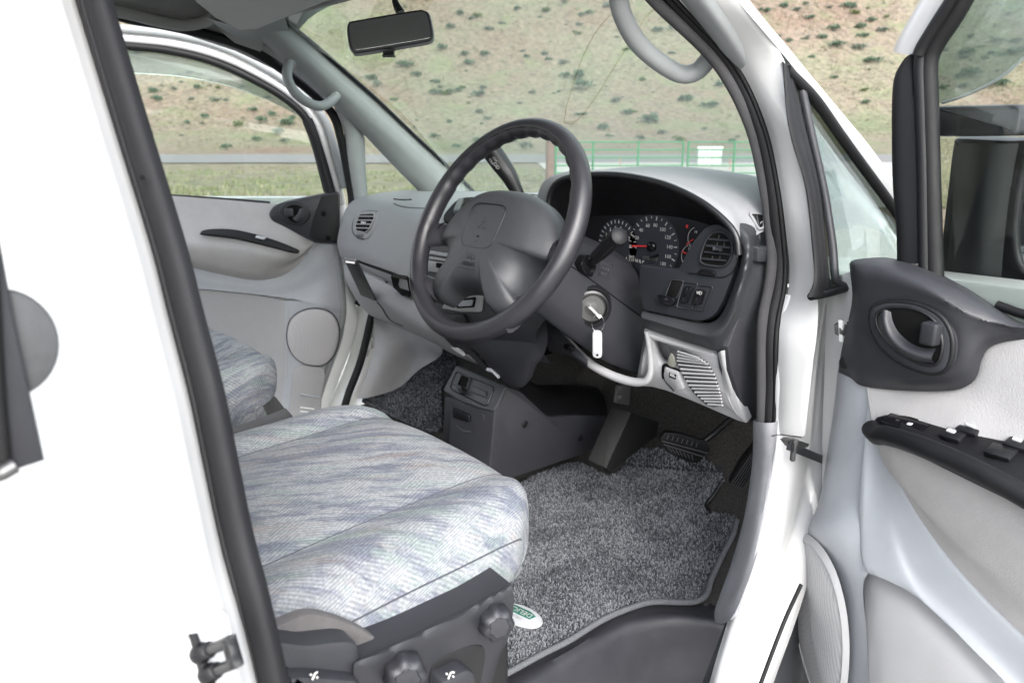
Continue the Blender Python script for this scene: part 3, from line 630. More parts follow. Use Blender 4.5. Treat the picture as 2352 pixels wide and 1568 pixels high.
# fabric insert with swollen armrest
f1 = DPs([(1990, 886, .016), (2060, 890, .012), (2130, 893, .010), (2190, 890, .010), (2235, 868, .008), (2262, 810, .004), (2300, 786, .002), (2420, 775, .0), (2560, 780, .0)])
f2 = DPs([(1996, 925, .022), (2060, 925, .022), (2140, 925, .022), (2210, 930, .022), (2290, 935, .02), (2370, 940, .02), (2440, 945, .02), (2520, 950, .02), (2620, 960, .02)])
f3 = DPs([(2004, 975, .030), (2055, 975, .034), (2120, 985, .036), (2200, 1000, .038), (2280, 1020, .038), (2360, 1040, .038), (2440, 1060, .038), (2520, 1080, .038), (2620, 1110, .038)])
f4 = DPs([(2012, 1005, .034), (2045, 1030, .050), (2110, 1065, .060), (2200, 1115, .066), (2280, 1165, .068), (2360, 1215, .068), (2440, 1260, .068), (2520, 1310, .068), (2620, 1370, .068)])
f5 = DPs([(2030, 1062, .026), (2080, 1130, .040), (2150, 1200, .048), (2230, 1270, .052), (2310, 1330, .052), (2390, 1390, .052), (2470, 1440, .052), (2550, 1490, .052), (2640, 1560, .052)])
f6 = [p+DN*.003 for p in cr(s1, 9)]
skin('fabric_insert', [f1, f2, f3, f4, f5, f6], M['dfab'], dd, 50, 40)
# handle pod
pod_lo = DPs([(1926, 855, .004), (1954, 868, .012), (1983, 887, .02), (2079, 897, .02), (2182, 897, .018), (2225, 884, .016), (2245, 861, .014), (2254, 829, .012), (2268, 803, .010), (2296, 788, .006), (2352, 779, .002), (2450, 772, -.004)])
pod_a = DPs([(1930, 820, .012), (1960, 830, .028), (2000, 850, .036), (2079, 868, .04), (2160, 866, .038), (2205, 852, .034), (2228, 832, .03), (2243, 806, .026), (2262, 786, .02), (2296, 776, .014), (2352, 769, .006), (2450, 764, .0)])
pod_b = DPs([(1940, 770, .02), (1964, 770, .034), (2010, 775, .04), (2080, 785, .042), (2150, 785, .042), (2200, 780, .04), (2225, 772, .036), (2240, 765, .032), (2262, 760, .026), (2296, 758, .018), (2352, 761, .010), (2450, 758, .0)])
pod_c = DPs([(1957, 690, .026), (1972, 690, .042), (2015, 690, .048), (2075, 690, .05), (2135, 700, .05), (2180, 712, .048), (2210, 722, .044), (2235, 735, .038), (2262, 742, .03), (2296, 748, .02), (2352, 757, .012), (2450, 754, .0)])
pod_d = DPs([(1953, 630, .024), (1968, 622, .046), (2010, 626, .052), (2055, 634, .054), (2110, 652, .054), (2155, 674, .052), (2190, 696, .048), (2220, 714, .042), (2255, 730, .034), (2290, 740, .024), (2352, 752, .014), (2450, 750, .0)])
pod_e = DPs([(1951, 610, .004), (1962, 602, .02), (2005, 600, .024), (2045, 604, .026), (2095, 616, .026), (2145, 636, .026), (2185, 658, .024), (2220, 676, .02), (2260, 700, .016), (2295, 722, .01), (2352, 746, .004), (2450, 746, -.004)])
pod_f = DPs([(1951, 606, -.04), (1960, 597, -.04), (2000, 592, -.04), (2040, 592, -.04), (2092, 602, -.04), (2150, 624, -.04), (2190, 645, -.04), (2225, 664, -.04), (2265, 690, -.04), (2300, 714, -.04), (2352, 742, -.04), (2450, 742, -.04)])
pod = skin('handle_pod', [pod_lo, pod_a, pod_b, pod_c, pod_d, pod_e, pod_f], M['dark'], dd, 60, 50)
bz = cr(DP([(2003, 712), (2020, 699), (2047, 693), (2099, 697), (2143, 714), (2172, 740), (2187, 780), (2184, 826), (2166, 853), (2128, 855), (2067, 830), (2025, 794), (2003, 752)], .052), 60, True)
plate('handle_bezel', bz, M['dark'], pod, .004, .012, .004)
bi = cr(DP([(2014, 722), (2030, 710), (2054, 705), (2095, 708), (2130, 723), (2154, 748), (2164, 785), (2160, 820), (2146, 838), (2110, 832), (2062, 806), (2030, 775), (2014, 745)], .057), 50, True)
plate('handle_cup_shade', bi, M['void'], pod, .0006, .01, .0003)  # flat black plate paints the shade inside the handle cup
tube('bezel_ring', bz, .0035, M['darker'], pod, 8, closed=True)
tube('bezel_ring', bi, .0022, M['black'], pod, 8, closed=True)
lv = DPs([(2030, 712, .064), (2030, 740, .068), (2042, 772, .070), (2070, 800, .070), (2105, 816, .068), (2140, 822, .064)])
skin('release_lever', [DPs([(2016, 728, .060), (2018, 750, .060), (2032, 778, .060), (2064, 806, .060), (2104, 828, .060), (2146, 834, .060)]), lv, DPs([(2046, 716, .058), (2052, 742, .058), (2066, 765, .058), (2090, 786, .058), (2116, 798, .058), (2150, 800, .058)])], M['dark'], pod, 24, 14)
boxm('lock_knob', DP([(2138, 766)], .064)[0], DD*.0105, V((0, 0, .0145)), DN*.009, M['shroud'], pod, .004, 3)
lathe('screw_hole', DP([(1944, 832)], .012)[0]+DN*.004, DN, [(.009, -.004), (.009, .0005), (.006, .0006)], M['black'], pod, 16)
# armrest switch panel
at = cr(DPs([(2002, 988, .050), (2003, 972, .044), (2016, 960, .036), (2043, 955, .028), (2099, 959, .024), (2199, 978, .024), (2352, 1014, .024), (2560, 1070, .024), (2700, 1240, .09), (2560, 1240, .10), (2352, 1118, .10), (2239, 1062, .098), (2119, 1014, .088), (2040, 993, .070)]), 70, True)
ap = plate('switch_panel', at, M['darker'], dd, .004, .022, .004, toward=(0, 0, 1))
ed = cr(DPs([(2001, 984, .050), (2016, 1000, .064), (2040, 1000, .072), (2119, 1026, .09), (2239, 1078, .10), (2352, 1138, .102), (2560, 1260, .104)]), 40)
tube('panel_edge', ed, .013, M['darker'], ap, 12)
def asw(name, cx, cy, off, du, dv, dh, m, z=.008):
    p = on([ap], [(cx, cy)])[0]; q = on([ap], [(cx+6, cy+2)])[0]; nn = newell(at); nn = nn if nn.z > 0 else -nn; u = DD-nn*DD.dot(nn); u.normalize(); v_ = nn.cross(u)
    return boxm(name, p+nn*(z-.004), u*du, v_*dv, nn*dh, m, ap, .0016)
asw('switch_recess', 2078, 972, .052, .028, .012, .0008, M['gloss'], .0042)
for (a, b) in ((2062, 968), (2080, 968), (2090, 976), (2108, 979)): asw('mirror_switch', a, b, .05, .004, .0035, .002, M['dark'] if a < 2085 else M['badge'], .0045)
asw('window_switch', 2190, 1003, .062, .013, .010, .0035, M['black'], .006); asw('window_switch', 2226, 990, .045, .013, .009, .0035, M['black'], .006)
asw('switch_mark', 2186, 998, .062, .005, .0035, .0006, M['badge'], .0098); asw('switch_mark', 2230, 984, .045, .005, .0035, .0006, M['badge'], .0098)
asw('window_switch', 2300, 1042, .068, .015, .011, .0035, M['black'], .006); asw('window_switch', 2338, 1024, .045, .013, .009, .0035, M['black'], .006)
asw('switch_mark', 2338, 1018, .045, .005, .0035, .0006, M['badge'], .0098)
# speaker
sp = cr(DPs([(1836, 1236, -.022), (1852, 1224, -.006), (1872, 1232, .010), (1900, 1262, .026), (1926, 1310, .034), (1944, 1370, .036), (1954, 1430, .034), (1957, 1500, .03), (1950, 1580, .024), (1930, 1650, .01), (1895, 1630, -.02), (1868, 1560, -.034), (1846, 1480, -.036), (1834, 1400, -.036), (1830, 1310, -.032)]), 60, True)
cS = sum(sp, V((0, 0, 0)))/60; nS = newell(sp); nS = nS if nS.dot(CAM-cS) > 0 else -nS
loops = [[cS+(p-cS)*f+nS*h for p in sp] for f, h in ((1.0, .004), (.93, .012), (.90, .010), (.86, .012), (.6, .017), (.3, .020), (.02, .021))]
skin('speaker_rim', loops[:3], M['trim_l'], dd, 60, 8, closed_u=True)
skin('speaker_grille', loops[2:], M['grille'], dd, 60, 12, closed_u=True)
# window frame: front post, sloping rail, glass, deflector
fp = DP([(2062, 600), (2060, 520), (2052, 420), (2050, 300), (2052, 210), (2062, 165), (2085, 140)], -.03)
fr = DP([(2120, 606), (2118, 520), (2112, 420), (2108, 300), (2106, 200), (2104, 160), (2103, 122)], -.03)
skin('mirror_cover', [[p-DN*.03 for p in fp], fp, mixr(fp, fr, .3, DN*.012), mixr(fp, fr, .9, DN*.006), fr, [p-DN*.03 for p in fr]], M['darker'], dd, 30, 20)
tube('glass_run', DP([(2146, 640), (2142, 520), (2138, 400), (2134, 250), (2132, 150), (2150, 100), (2190, 40), (2235, -40)], -.028), .012, M['rubber'], dd, 10, 40)
tube('glass_run', DP([(2124, 632), (2122, 500), (2120, 380), (2116, 250), (2114, 140), (2130, 100), (2168, 40), (2210, -40)], -.02), .008, M['darker'], dd, 10, 40)
tube('frame_seal', DP([(2110, 128), (2118, 108), (2150, 56), (2186, 0), (2220, -60)], -.015), .008, M['rubber'], dd, 10, 20)
wl = DP([(2050, 118), (2062, 90), (2090, 40), (2118, -10), (2150, -70)], -.045)
wr = DP([(2104, 130), (2112, 104), (2140, 52), (2176, -6), (2212, -70)], -.03)
skin('window_frame', [[p-DN*.02 for p in wl], wl, mixr(wl, wr, .5, DN*.012), wr], M['white'], dd, 20, 12)
tube('frame_edge', [p-DN*.012 for p in DP([(2058, 100), (2064, 88), (2092, 38), (2120, -12), (2150, -70)], -.028)], .0035, M['rubber'], dd, 8, 20)
plate('door_glass', DP([(2150, 660), (2144, 300), (2140, 120), (2240, -60), (2700, -60), (2700, 760), (2352, 745)], -.040), M['glass'], dd, .0015, .0015, .0005)
de = DP([(2148, 90), (2240, -60), (2700, -60), (2700, -20), (2400, 90), (2352, 132), (2310, 170), (2260, 200), (2210, 222), (2164, 236), (2150, 236)], -.075)
plate('wind_deflector', de, M['defl'], dd, .0015, .0015, .0005)
tube('deflector_edge', DP([(2400, 90), (2352, 132), (2310, 170), (2260, 200), (2210, 222), (2164, 236)], -.075), .0022, mat('deflector lip', (.30, .31, .31), .4), dd, 8, 24)
tube('waist_seal', DP([(2290, 700), (2352, 722), (2450, 740)], -.035), .006, M['rubber'], dd, 8, 8)
# outside mirror seen through the door glass
mh = cr(DP([(2196, 318), (2215, 312), (2352, 316), (2480, 300), (2620, 320), (2640, 520), (2600, 690), (2480, 706), (2352, 690), (2300, 662), (2250, 645), (2180, 640), (2158, 622), (2166, 560), (2180, 440)], -.15), 60, True)
om = plate('door_mirror', mh, M['black'], dd, .014, .07, .014)
plate('upper_arm', rnd(DP([(2160, 244), (2342, 240), (2356, 250), (2346, 308), (2330, 312), (2160, 314)], -.11), .006), M['dark'], om, .012, .02, .006)
mg = cr(DP([(2372, 336), (2440, 322), (2540, 322), (2600, 340), (2610, 520), (2580, 640), (2480, 665), (2390, 652), (2342, 610), (2330, 540), (2336, 470), (2350, 390)], -.13), 40, True)
plate('mirror_glass', mg, mat('mirror face', (.78, .8, .8), .02, .5, metal=1), om, .0012, .002, .0005)
tube('mirror_rim', mg, .006, M['darker'], om, 8, closed=True)
skin('inner_face', [DP([(2200, 330), (2190, 440), (2180, 560), (2170, 625)], -.132), DP([(2270, 330), (2250, 440), (2240, 560), (2230, 632)], -.118), DP([(2340, 330), (2320, 440), (2306, 560), (2300, 640)], -.128)], M['black'], om, 14, 12)
plate('lower_arm', rnd(DP([(2158, 640), (2300, 646), (2420, 690), (2420, 730), (2300, 712), (2240, 672)], -.12), .006), M['black'], om, .016, .03, .006)

# ------------------------------------------------------------------ passenger door (half open)
TP = R(35)
PH = V((-.80, .345, 0)); PDd = V((-math.sin(TP), -math.cos(TP), 0)); PN = V((math.cos(TP), -math.sin(TP), 0))
def LP(pts, off=0): return PL(PH+PN*off, PN, pts)
def LPs(lst): return [LP([(a, b)], o)[0] for (a, b, o) in lst]
pd = thing('passenger_door', 'white passenger door standing ajar, with pale trim, round speaker and window raised', 'door', (-.8, .34, .5))
plate('door_shell', LP([(200, 452), (760, 452), (783, 556), (796, 650), (797, 720), (770, 830), (730, 935), (700, 1000), (200, 1050)], -.05), M['white_in'], pd, .02, .03, .006)
# door edge: grey seal band and white return
e1 = LP([(757, 372), (770, 437), (780, 500), (784, 560), (792, 640), (796, 718), (785, 770), (763, 844), (738, 916), (715, 980)], -.012)
e2 = LP([(770, 366), (786, 437), (800, 520), (806, 600), (814, 680), (820, 740), (805, 800), (782, 860), (760, 925), (740, 990)], -.05)
skin('door_edge', [[p-PDd*.02+PN*.004 for p in e1] if False else e1, mixr(e1, e2, .5, PN*.006), e2, [p-PN*.03 for p in e2]], M['white_in'], pd, 40, 12)
tube('edge_seal', LP([(772, 560), (783, 640), (788, 718), (776, 775), (752, 846), (728, 916), (705, 980)], .0), .0105, M['apil'], pd, 8, 40)
t1 = LPs([(200, 590, .0), (350, 596, .0), (430, 612, .0), (509, 630, .002), (581, 643, .004), (635, 637, .004), (675, 617, .004), (707, 584, .004), (728, 558, .002), (776, 558, -.004)])
t2 = LPs([(200, 640, .012), (350, 648, .012), (430, 657, .012), (509, 664, .012), (581, 672, .012), (640, 676, .012), (690, 668, .012), (730, 650, .010), (756, 636, .006), (786, 630, -.004)])
t3 = LPs([(200, 648, .012), (350, 655, .012), (440, 662, .012), (520, 669, .012), (590, 676, .012), (650, 684, .014), (690, 690, .024), (730, 700, .028), (762, 712, .014), (792, 718, -.006)])
skin('door_trim', [t1, mixr(t1, t2, .5, PN*.004), t2, t3, [p-PN*.012 for p in t3]], M['trim'], pd, 50, 24)
l1 = LPs([(200, 650, .004), (350, 657, .004), (440, 664, .004), (520, 671, .004), (600, 680, .006), (650, 690, .010), (668, 700, .016)])
l2 = LPs([(200, 760, -.004), (350, 760, -.004), (440, 760, -.004), (520, 760, -.004), (600, 760, -.002), (642, 765, .004), (662, 760, .018)])
l3 = LPs([(200, 1000, .0), (350, 1000, .0), (440, 1000, .0), (520, 1000, .0), (600, 1000, .0), (640, 1000, .01), (660, 1000, .014)])
skin('map_pocket', [l1, l2, l3], M['trim_l'], pd, 30, 18)
m1 = LPs([(655, 690, .012), (690, 692, .026), (730, 700, .030), (765, 716, .014), (793, 725, -.004)])
m2 = LPs([(655, 770, .014), (690, 770, .026), (730, 775, .028), (765, 780, .012), (786, 780, -.004)])
m3 = LPs([(655, 850, .014), (680, 850, .022), (710, 855, .022), (740, 860, .008), (756, 865, -.004)])
m4 = LPs([(640, 1000, .01), (660, 1000, .016), (680, 1000, .016), (700, 1000, .006), (712, 1000, -.004)])
skin('speaker_panel', [m1, m2, m3, m4], M['trim'], pd, 24, 30)
spc = rnd(LP([(690, 700), (765, 700), (785, 770), (770, 838), (700, 838), (660, 790)], .030), .05, 8)
spc = cr(LP([(668, 735), (695, 714), (730, 709), (762, 720), (778, 750), (776, 790), (762, 822), (738, 838), (700, 834), (672, 812), (660, 775)], .031), 50, True)
plate('speaker_grille', spc, M['grille2'], pd, .012, .004, .008, dome=.004)
tube('speaker_rim', spc, .0035, M['dark'], pd, 8, closed=True)
plate('kick_pad', rnd(LP([(690, 838), (742, 843), (748, 862), (738, 910), (734, 1000), (660, 1000), (672, 850)], .026), .008), M['trim_l'], pd, .006, .006, .004)
for i in range(4):
    tube('pad_rib', LP([(690, 935+9*i), (722, 939+9*i)], .034), .0022, M['white_in'], pd, 6, 4)
tube('pad_fold', LP([(690, 905), (735, 912)], .034), .004, M['trim'], pd, 6, 4)
# pale fabric upper with armrest swell
g1 = LPs([(200, 440, .02), (380, 449, .02), (450, 454, .02), (520, 459, .02), (600, 466, .02), (640, 468, .02), (700, 470, .02), (760, 470, .01)])
g2 = LPs([(200, 490, .026), (380, 495, .028), (450, 497, .03), (520, 500, .032), (600, 508, .032), (650, 515, .03), (700, 520, .02), (755, 530, .01)])
g3 = LPs([(200, 530, .036), (380, 533, .042), (450, 537, .048), (520, 541, .052), (600, 553, .052), (655, 566, .046), (698, 560, .024), (740, 550, .012)])
g4 = LPs([(200, 560, .045), (380, 562, .058), (450, 566, .066), (520, 572, .070), (590, 584, .068), (640, 592, .058), (686, 588, .030), (722, 560, .010)])
g5 = LPs([(200, 590, .03), (380, 594, .04), (440, 598, .046), (509, 610, .048), (575, 622, .044), (630, 618, .034), (670, 605, .018), (710, 578, .006)])
g6 = LPs([(200, 600, .004), (380, 606, .004), (430, 612, .004), (509, 630, .004), (581, 643, .006), (635, 637, .006), (675, 617, .006), (707, 584, .006)])
skin('fabric_insert', [g1, g2, g3, g4, g5, g6], M['dfab'], pd, 50, 40)
plate('armrest_switch_plate', cr(LPs([(459, 537, .064), (470, 529, .058), (500, 526, .056), (545, 529, .056), (600, 542, .056), (653, 560, .054), (690, 577, .052), (672, 579, .062), (617, 565, .068), (545, 548, .070), (491, 541, .070)]), 50, True), M['darker'], pd, .005, .006, .003)
plate('window_switch', LPs([(590, 541, .064), (612, 546, .064), (606, 551, .068), (586, 546, .068)]), M['badge'], pd, .004, .004, .001)
po = rnd(LP([(617, 490), (630, 471), (655, 462), (736, 445), (779, 441), (780, 560), (725, 557), (707, 549), (653, 520), (624, 507)], .024), .012)
pp = plate('handle_pod', po, M['dark'], pd, .012, .02, .008)
plate('pod_recess', rnd(LP([(738, 450), (777, 446), (778, 557), (728, 553), (709, 545), (716, 512)], .036), .006), M['darker'], pp, .001, .006, .0008)
bzl = ell(LP([(677, 490)], .038)[0], PDd*.043, V((0, 0, .035)), 40)
plate('handle_bezel', bzl, M['shroud'], pp, .004, .004, .003)
tube('bezel_ring', bzl, .0028, M['black'], pp, 8, closed=True)
plate('handle_cup_shade', cr(LP([(656, 482), (668, 471), (690, 473), (699, 484), (694, 502), (682, 512), (664, 504)], .0425), 30, True), M['void'], pp, .0008, .003, .0003)  # shade of the cup, painted as a thin black plate
boxm('lock_knob', LP([(664, 488)], .048)[0], PDd*.013, V((0, 0, .012)), PN*.006, M['dark'], pp, .003)
skin('release_lever', [LP([(702, 478), (698, 496), (684, 510)], .046), LP([(694, 478), (688, 494), (676, 506)], .050), LP([(688, 480), (682, 492), (672, 500)], .046)], M['pad'], pp, 12, 8)
for (a, b) in ((743, 491), (754, 547)): lathe('screw_hole', LP([(a, b)], .038)[0], PN, [(.008, -.003), (.008, .0008), (.005, .001)], M['void'], pp, 14)
# window frame
wo = LP([(200, 72), (265, 77), (355, 85), (415, 94), (475, 108), (535, 131), (595, 161), (650, 194), (700, 232), (724, 264), (741, 290), (755, 330), (768, 375), (784, 432), (790, 470)], -.01)
wi = LP([(200, 92), (265, 96), (355, 104), (415, 113), (475, 128), (535, 150), (595, 180), (645, 210), (690, 246), (708, 266), (722, 292), (734, 330), (750, 385), (768, 440), (776, 470)], -.006)
skin('window_frame', [[p-PN*.03 for p in wo], wo, mixr(wo, wi, .5, PN*.008), wi, [p-PN*.01 for p in wi]], M['white'], pd, 60, 14)
tube('frame_seal', LP([(200, 62), (265, 66), (355, 74), (415, 83), (475, 97), (535, 119), (595, 149), (650, 182), (706, 225), (733, 258), (752, 290), (766, 335), (778, 375), (793, 432)], -.005), .0125, M['apil'], pd, 10, 60)
run = LP([(200, 100), (265, 104), (355, 112), (415, 122), (475, 137), (535, 160), (595, 190), (640, 216), (682, 248), (702, 272), (714, 296), (724, 332), (738, 385), (752, 440)], -.012)
tube('glass_run', run, .012, M['rubber'], pd, 10, 60)
tube('glass_run', LP([(706, 275), (720, 310), (733, 350), (748, 400), (760, 445)], -.006), .017, M['darker'], pd, 10, 24)
plate('door_glass', LP([(200, 100), (265, 104), (355, 112), (415, 122), (475, 137), (535, 160), (595, 190), (640, 216), (682, 248), (702, 272), (724, 332), (745, 420), (750, 470), (200, 460)], -.02), M['glass'], pd, .0015, .0015, .0005)
dl = [(200, 162), (301, 168), (395, 174), (475, 186), (535, 201), (615, 229), (675, 259), (703, 278)]
plate('wind_deflector', LP([(200, 90), (355, 104), (475, 130), (595, 184), (650, 220), (700, 262)], -.05)+LP(dl[::-1], -.05), M['defl'], pd, .001, .001, .0004)
tube('deflector_edge', LP(dl, -.05), .0016, mat('deflector light lip', (.55, .58, .55), .4), pd, 6, 40)
tube('waist_seal', LP([(200, 442), (380, 450), (520, 459), (620, 467)], .01), .006, M['darker'], pd, 8, 20)
# ------------------------------------------------------------------ dashboard
def cut(o, cutter):
    md = o.modifiers.new('cut', 'BOOLEAN'); md.operation = 'DIFFERENCE'; md.solver = 'EXACT'; md.object = cutter
    dg = bpy.context.evaluated_depsgraph_get(); dg.update()
    me = bpy.data.meshes.new_from_object(o.evaluated_get(dg)); o.modifiers.clear(); old = o.data; o.data = me
    bpy.data.objects.remove(cutter); return o
da = thing('dashboard', 'grey two-tone dashboard with instrument hood, vents and light lower panels', 'dashboard', (0, .4, .9))
XS = (-.715, -.70, -.66, -.5, -.35, -.2, -.09, .05, .22, .30)
def rowx(ys, zs, xmax=9): 
    """ys, zs given at X=-.66,-.35,-.09,.22 and blended; the end curls forward"""
    out = []
    for x in XS:
        if x > xmax: x = xmax
        k = (-.66, -.35, -.09, .30); xx = min(max(x, -.66), .30); j = 0
        while j < 2 and xx > k[j+1]: j += 1
        t = (xx-k[j])/(k[j+1]-k[j]); y = ys[j]+(ys[j+1]-ys[j])*t; z = zs[j]+(zs[j+1]-zs[j])*t
        if x < -.66: y += .022 if x > -.705 else .06
        out.append(V((x, y, z)))
    return out
top = [rowx((.74, .82, .85, .85), (1.300, 1.306, 1.306, 1.306)), rowx((.50, .50, .50, .50), (1.309, 1.311, 1.311, 1.311)), rowx((.375, .33, .29, .27), (1.302, 1.303, 1.303, 1.305)),
       rowx((.315, .26, .205, .18), (1.285, 1.283, 1.283, 1.285)), rowx((.285, .225, .165, .15), (1.247, 1.245, 1.243, 1.245)), rowx((.262, .195, .132, .12), (1.18, 1.178, 1.175, 1.175)),
       rowx((.262, .193, .126, .115), (1.148, 1.147, 1.145, 1.145)), rowx((.272, .202, .135, .125), (1.122, 1.122, 1.120, 1.120)), rowx((.295, .225, .155, .145), (1.110, 1.110, 1.108, 1.108))]
skin('upper_pad', top, M['dash_top'], da, 60, 70)
FC = V((-.55, .2425, 1.2)); FN = V((-.226, -1, .34)).normalized()
def FP(pts, off=0): return PL(FC+FN*off, FN, pts)
# passenger vent
vb = cr(FP([(818, 494), (832, 480), (850, 476), (872, 478), (866, 500), (860, 530), (850, 556), (836, 560), (822, 548), (814, 520)], .004), 40, True)
UPD = [bpy.data.objects['upper_pad']]
vb = cr(on(UPD, [(866, 485), (848, 484), (826, 490), (814, 508), (812, 530), (822, 545), (838, 549), (850, 545), (862, 520), (868, 496)], .0), 50, True)
plate('vent_surround', vb, M['dash_top'], da, .004, .01, .003); tube('vent_groove', on(UPD, [(868, 487), (848, 485), (826, 491), (813, 509), (811, 531), (821, 546), (836, 550)], .002), .0016, M['black'], da, 6, 30)
vi_ = rnd(on(UPD, [(831, 494), (862, 493), (865, 500), (852, 528), (844, 536), (823, 532), (821, 520), (827, 503)], .0055), .004)
vt = plate('passenger_vent', vi_, M['void'], da, .0006, .004, .0004)  # black plate behind the slats stands for the shaded duct
for i in range(4):
    t = i/3; a, b = on(UPD, [(829-6*t, 500+26*t), (864-11*t, 501+26*t)], .009)
    tube('vent_slat', [a, b], .0018, M['light'], vt, 6, 3)
for i in range(3): tube('vent_vane', on(UPD, [(838+8*i, 494), (829+8*i, 533)], .007), .0009, M['dark'], vt, 5, 3)
tube('vent_rim', vi_, .0018, M['light'], vt, 6, closed=True)
boxm('vent_tab', on(UPD, [(843, 515)], .011)[0], V((.006, 0, 0)), V((0, 0, .002)), V((0, .003, 0)), M['badge'], vt, .001)
plate('vent_wheel', rnd(on(UPD, [(823, 539), (838, 541), (836, 547), (823, 545)], .004), .002), M['dark'], da, .002, .002, .001)
tube('pad_crease', on(UPD, [(905, 468), (920, 474), (950, 478), (1000, 480)], .0005), .0016, M['dark'], da, 6, 16)
tube('pad_slot', PZ(1.312, [(905, 457), (925, 459), (945, 458)]), .0022, M['black'], da, 6, 8)
# light lower passenger panel with glovebox
low = [rowx((.292, .222, .152, .142), (1.114, 1.114, 1.112, 1.112), .03), rowx((.280, .208, .140, .13), (1.10, 1.10, 1.098, 1.098), .03), rowx((.280, .207, .142, .13), (1.06, 1.058, 1.05, 1.05), .03),
       rowx((.315, .265, .21, .19), (.99, .99, .985, .985), .03), rowx((.350, .318, .28, .26), (.945, .945, .942, .942), .03), rowx((.385, .36, .33, .31), (.930, .930, .930, .930), .03), rowx((.42, .40, .38, .36), (.938, .938, .938, .938), .03)]
skin('lower_panel', low, M['light'], da, 60, 60)
LC = V((-.4, .235, 1.06)); LN = V((-.23, -1, -.12)).normalized()
LPN = [bpy.data.objects['lower_panel']]
def LWP(pts, off=0): return on(LPN, pts, off)
tube('glovebox_gap', on(UPD+LPN, [(824, 600), (850, 610), (890, 624), (940, 642)], .0), .004, M['void'], da, 8, 16)
tube('glovebox_gap', on(LPN, [(866, 692), (878, 706), (888, 724), (902, 738), (925, 748)], .0), .0028, M['dark'], da, 6, 20)
gl_ = plate('glovebox_latch', rnd(LWP([(898, 635), (934, 641), (944, 684), (928, 680), (906, 662)], .005), .004), M['void'], da, .001, .006, .0008)
skin('latch_paddle', [LWP([(900, 636), (935, 643)], .008), LWP([(907, 655), (938, 662)], .012), LWP([(912, 662), (940, 668)], .006)], M['light'], gl_, 6, 8)
skin('latch_scoop', [LWP([(914, 676), (946, 690)], .009), LWP([(922, 668), (944, 676)], .002)], M['trim_l'], gl_, 6, 6)
lathe('glovebox_lock', LWP([(890, 647)], .004)[0], LN, [(.009, -.004), (.009, .002), (.007, .003), (.003, .003)], M['dark'], da, 16)
gr = plate('passenger_grille', LWP([(791, 596), (818, 600), (864, 690), (830, 678)], .001), M['dark'], da, .001, .004, .0005)
for i in range(19):
    t = i/18; a = V((794+(829-794)*t, 601+(676-601)*t, 0)); b = V((815+(860-815)*t, 604+(687-604)*t, 0))
    tube('grille_rib', LWP([(a.x, a.y), (b.x, b.y)], .004), .0019, M['light'], gr, 6, 3)
# centre stack, seen between the spokes of the wheel
cs = V((0, .098, 1.05)); cn = V((0, -1, .12)).normalized()
def CP(pts, off=0): return PL(cs+cn*off, cn, pts)
skin('stack_face', [CP([(960, 540), (1060, 540), (1180, 550), (1290, 560)]), CP([(970, 640), (1060, 650), (1160, 660), (1290, 680)], .006), CP([(1000, 745), (1060, 750), (1130, 760), (1230, 770)], .0), [p+V((0, .05, -.03)) for p in CP([(1010, 790), (1060, 795), (1130, 800), (1220, 810)])]], M['dark'], da, 20, 24)
for k, (a, b, c_, d_, m_) in enumerate(((985, 575, 1070, 583, 'trim'), (985, 588, 1070, 594, 'light'), (980, 597, 1070, 622, 'light'), (975, 640, 1070, 664, 'galv'), (975, 668, 1060, 674, 'trim'))):
    plate('stack_trim_strip', CP([(a, b), (c_, b+14), (c_, d_+14), (a, d_)], .008), M[m_], da, .003+.001*k, .004, .001)
plate('cassette_slot', rnd(CP([(1003, 603), (1038, 609), (1034, 620), (1003, 614)], .014), .002), M['void'], da, .002, .002, .0005)
plate('ashtray_frame', rnd(CP([(1030, 684), (1112, 674), (1106, 716), (1060, 716), (1016, 708)], .008), .006), M['light'], da, .003, .004, .002)
plate('ashtray_frame', rnd(CP([(1040, 688), (1092, 682), (1088, 706), (1050, 708)], .014), .004), M['void'], da, .001, .002, .0005)
plate('ashtray_frame', rnd(CP([(1046, 692), (1086, 688), (1082, 702), (1054, 704)], .017), .003), M['trim'], da, .001, .002, .0008)
plate('stack_drawer', rnd(CP([(1016, 718), (1070, 722), (1080, 752), (1010, 740)], .008), .006), M['darker'], da, .006, .006, .003)
# clock hood and hazard switch beside the upper spoke
plate('clock_recess_shade', cr(on(UPD, [(1020, 505), (1036, 478), (1055, 462), (1080, 457), (1120, 460), (1165, 470), (1160, 484), (1100, 500), (1050, 520)], .003), 40, True), M['void'], da, .002, .006, .001)  # recess is not sunk; its shade is a black plate
plate('hazard_switch', rnd(on(UPD, [(1052, 466), (1066, 466), (1056, 494), (1042, 494)], .006), .006), M['pad'], da, .006, .004, .003)
tube('centre_seam', PZ(1.313, [(1180, 452), (1200, 447), (1230, 448), (1262, 456)]), .0015, M['black'], da, 6, 12)
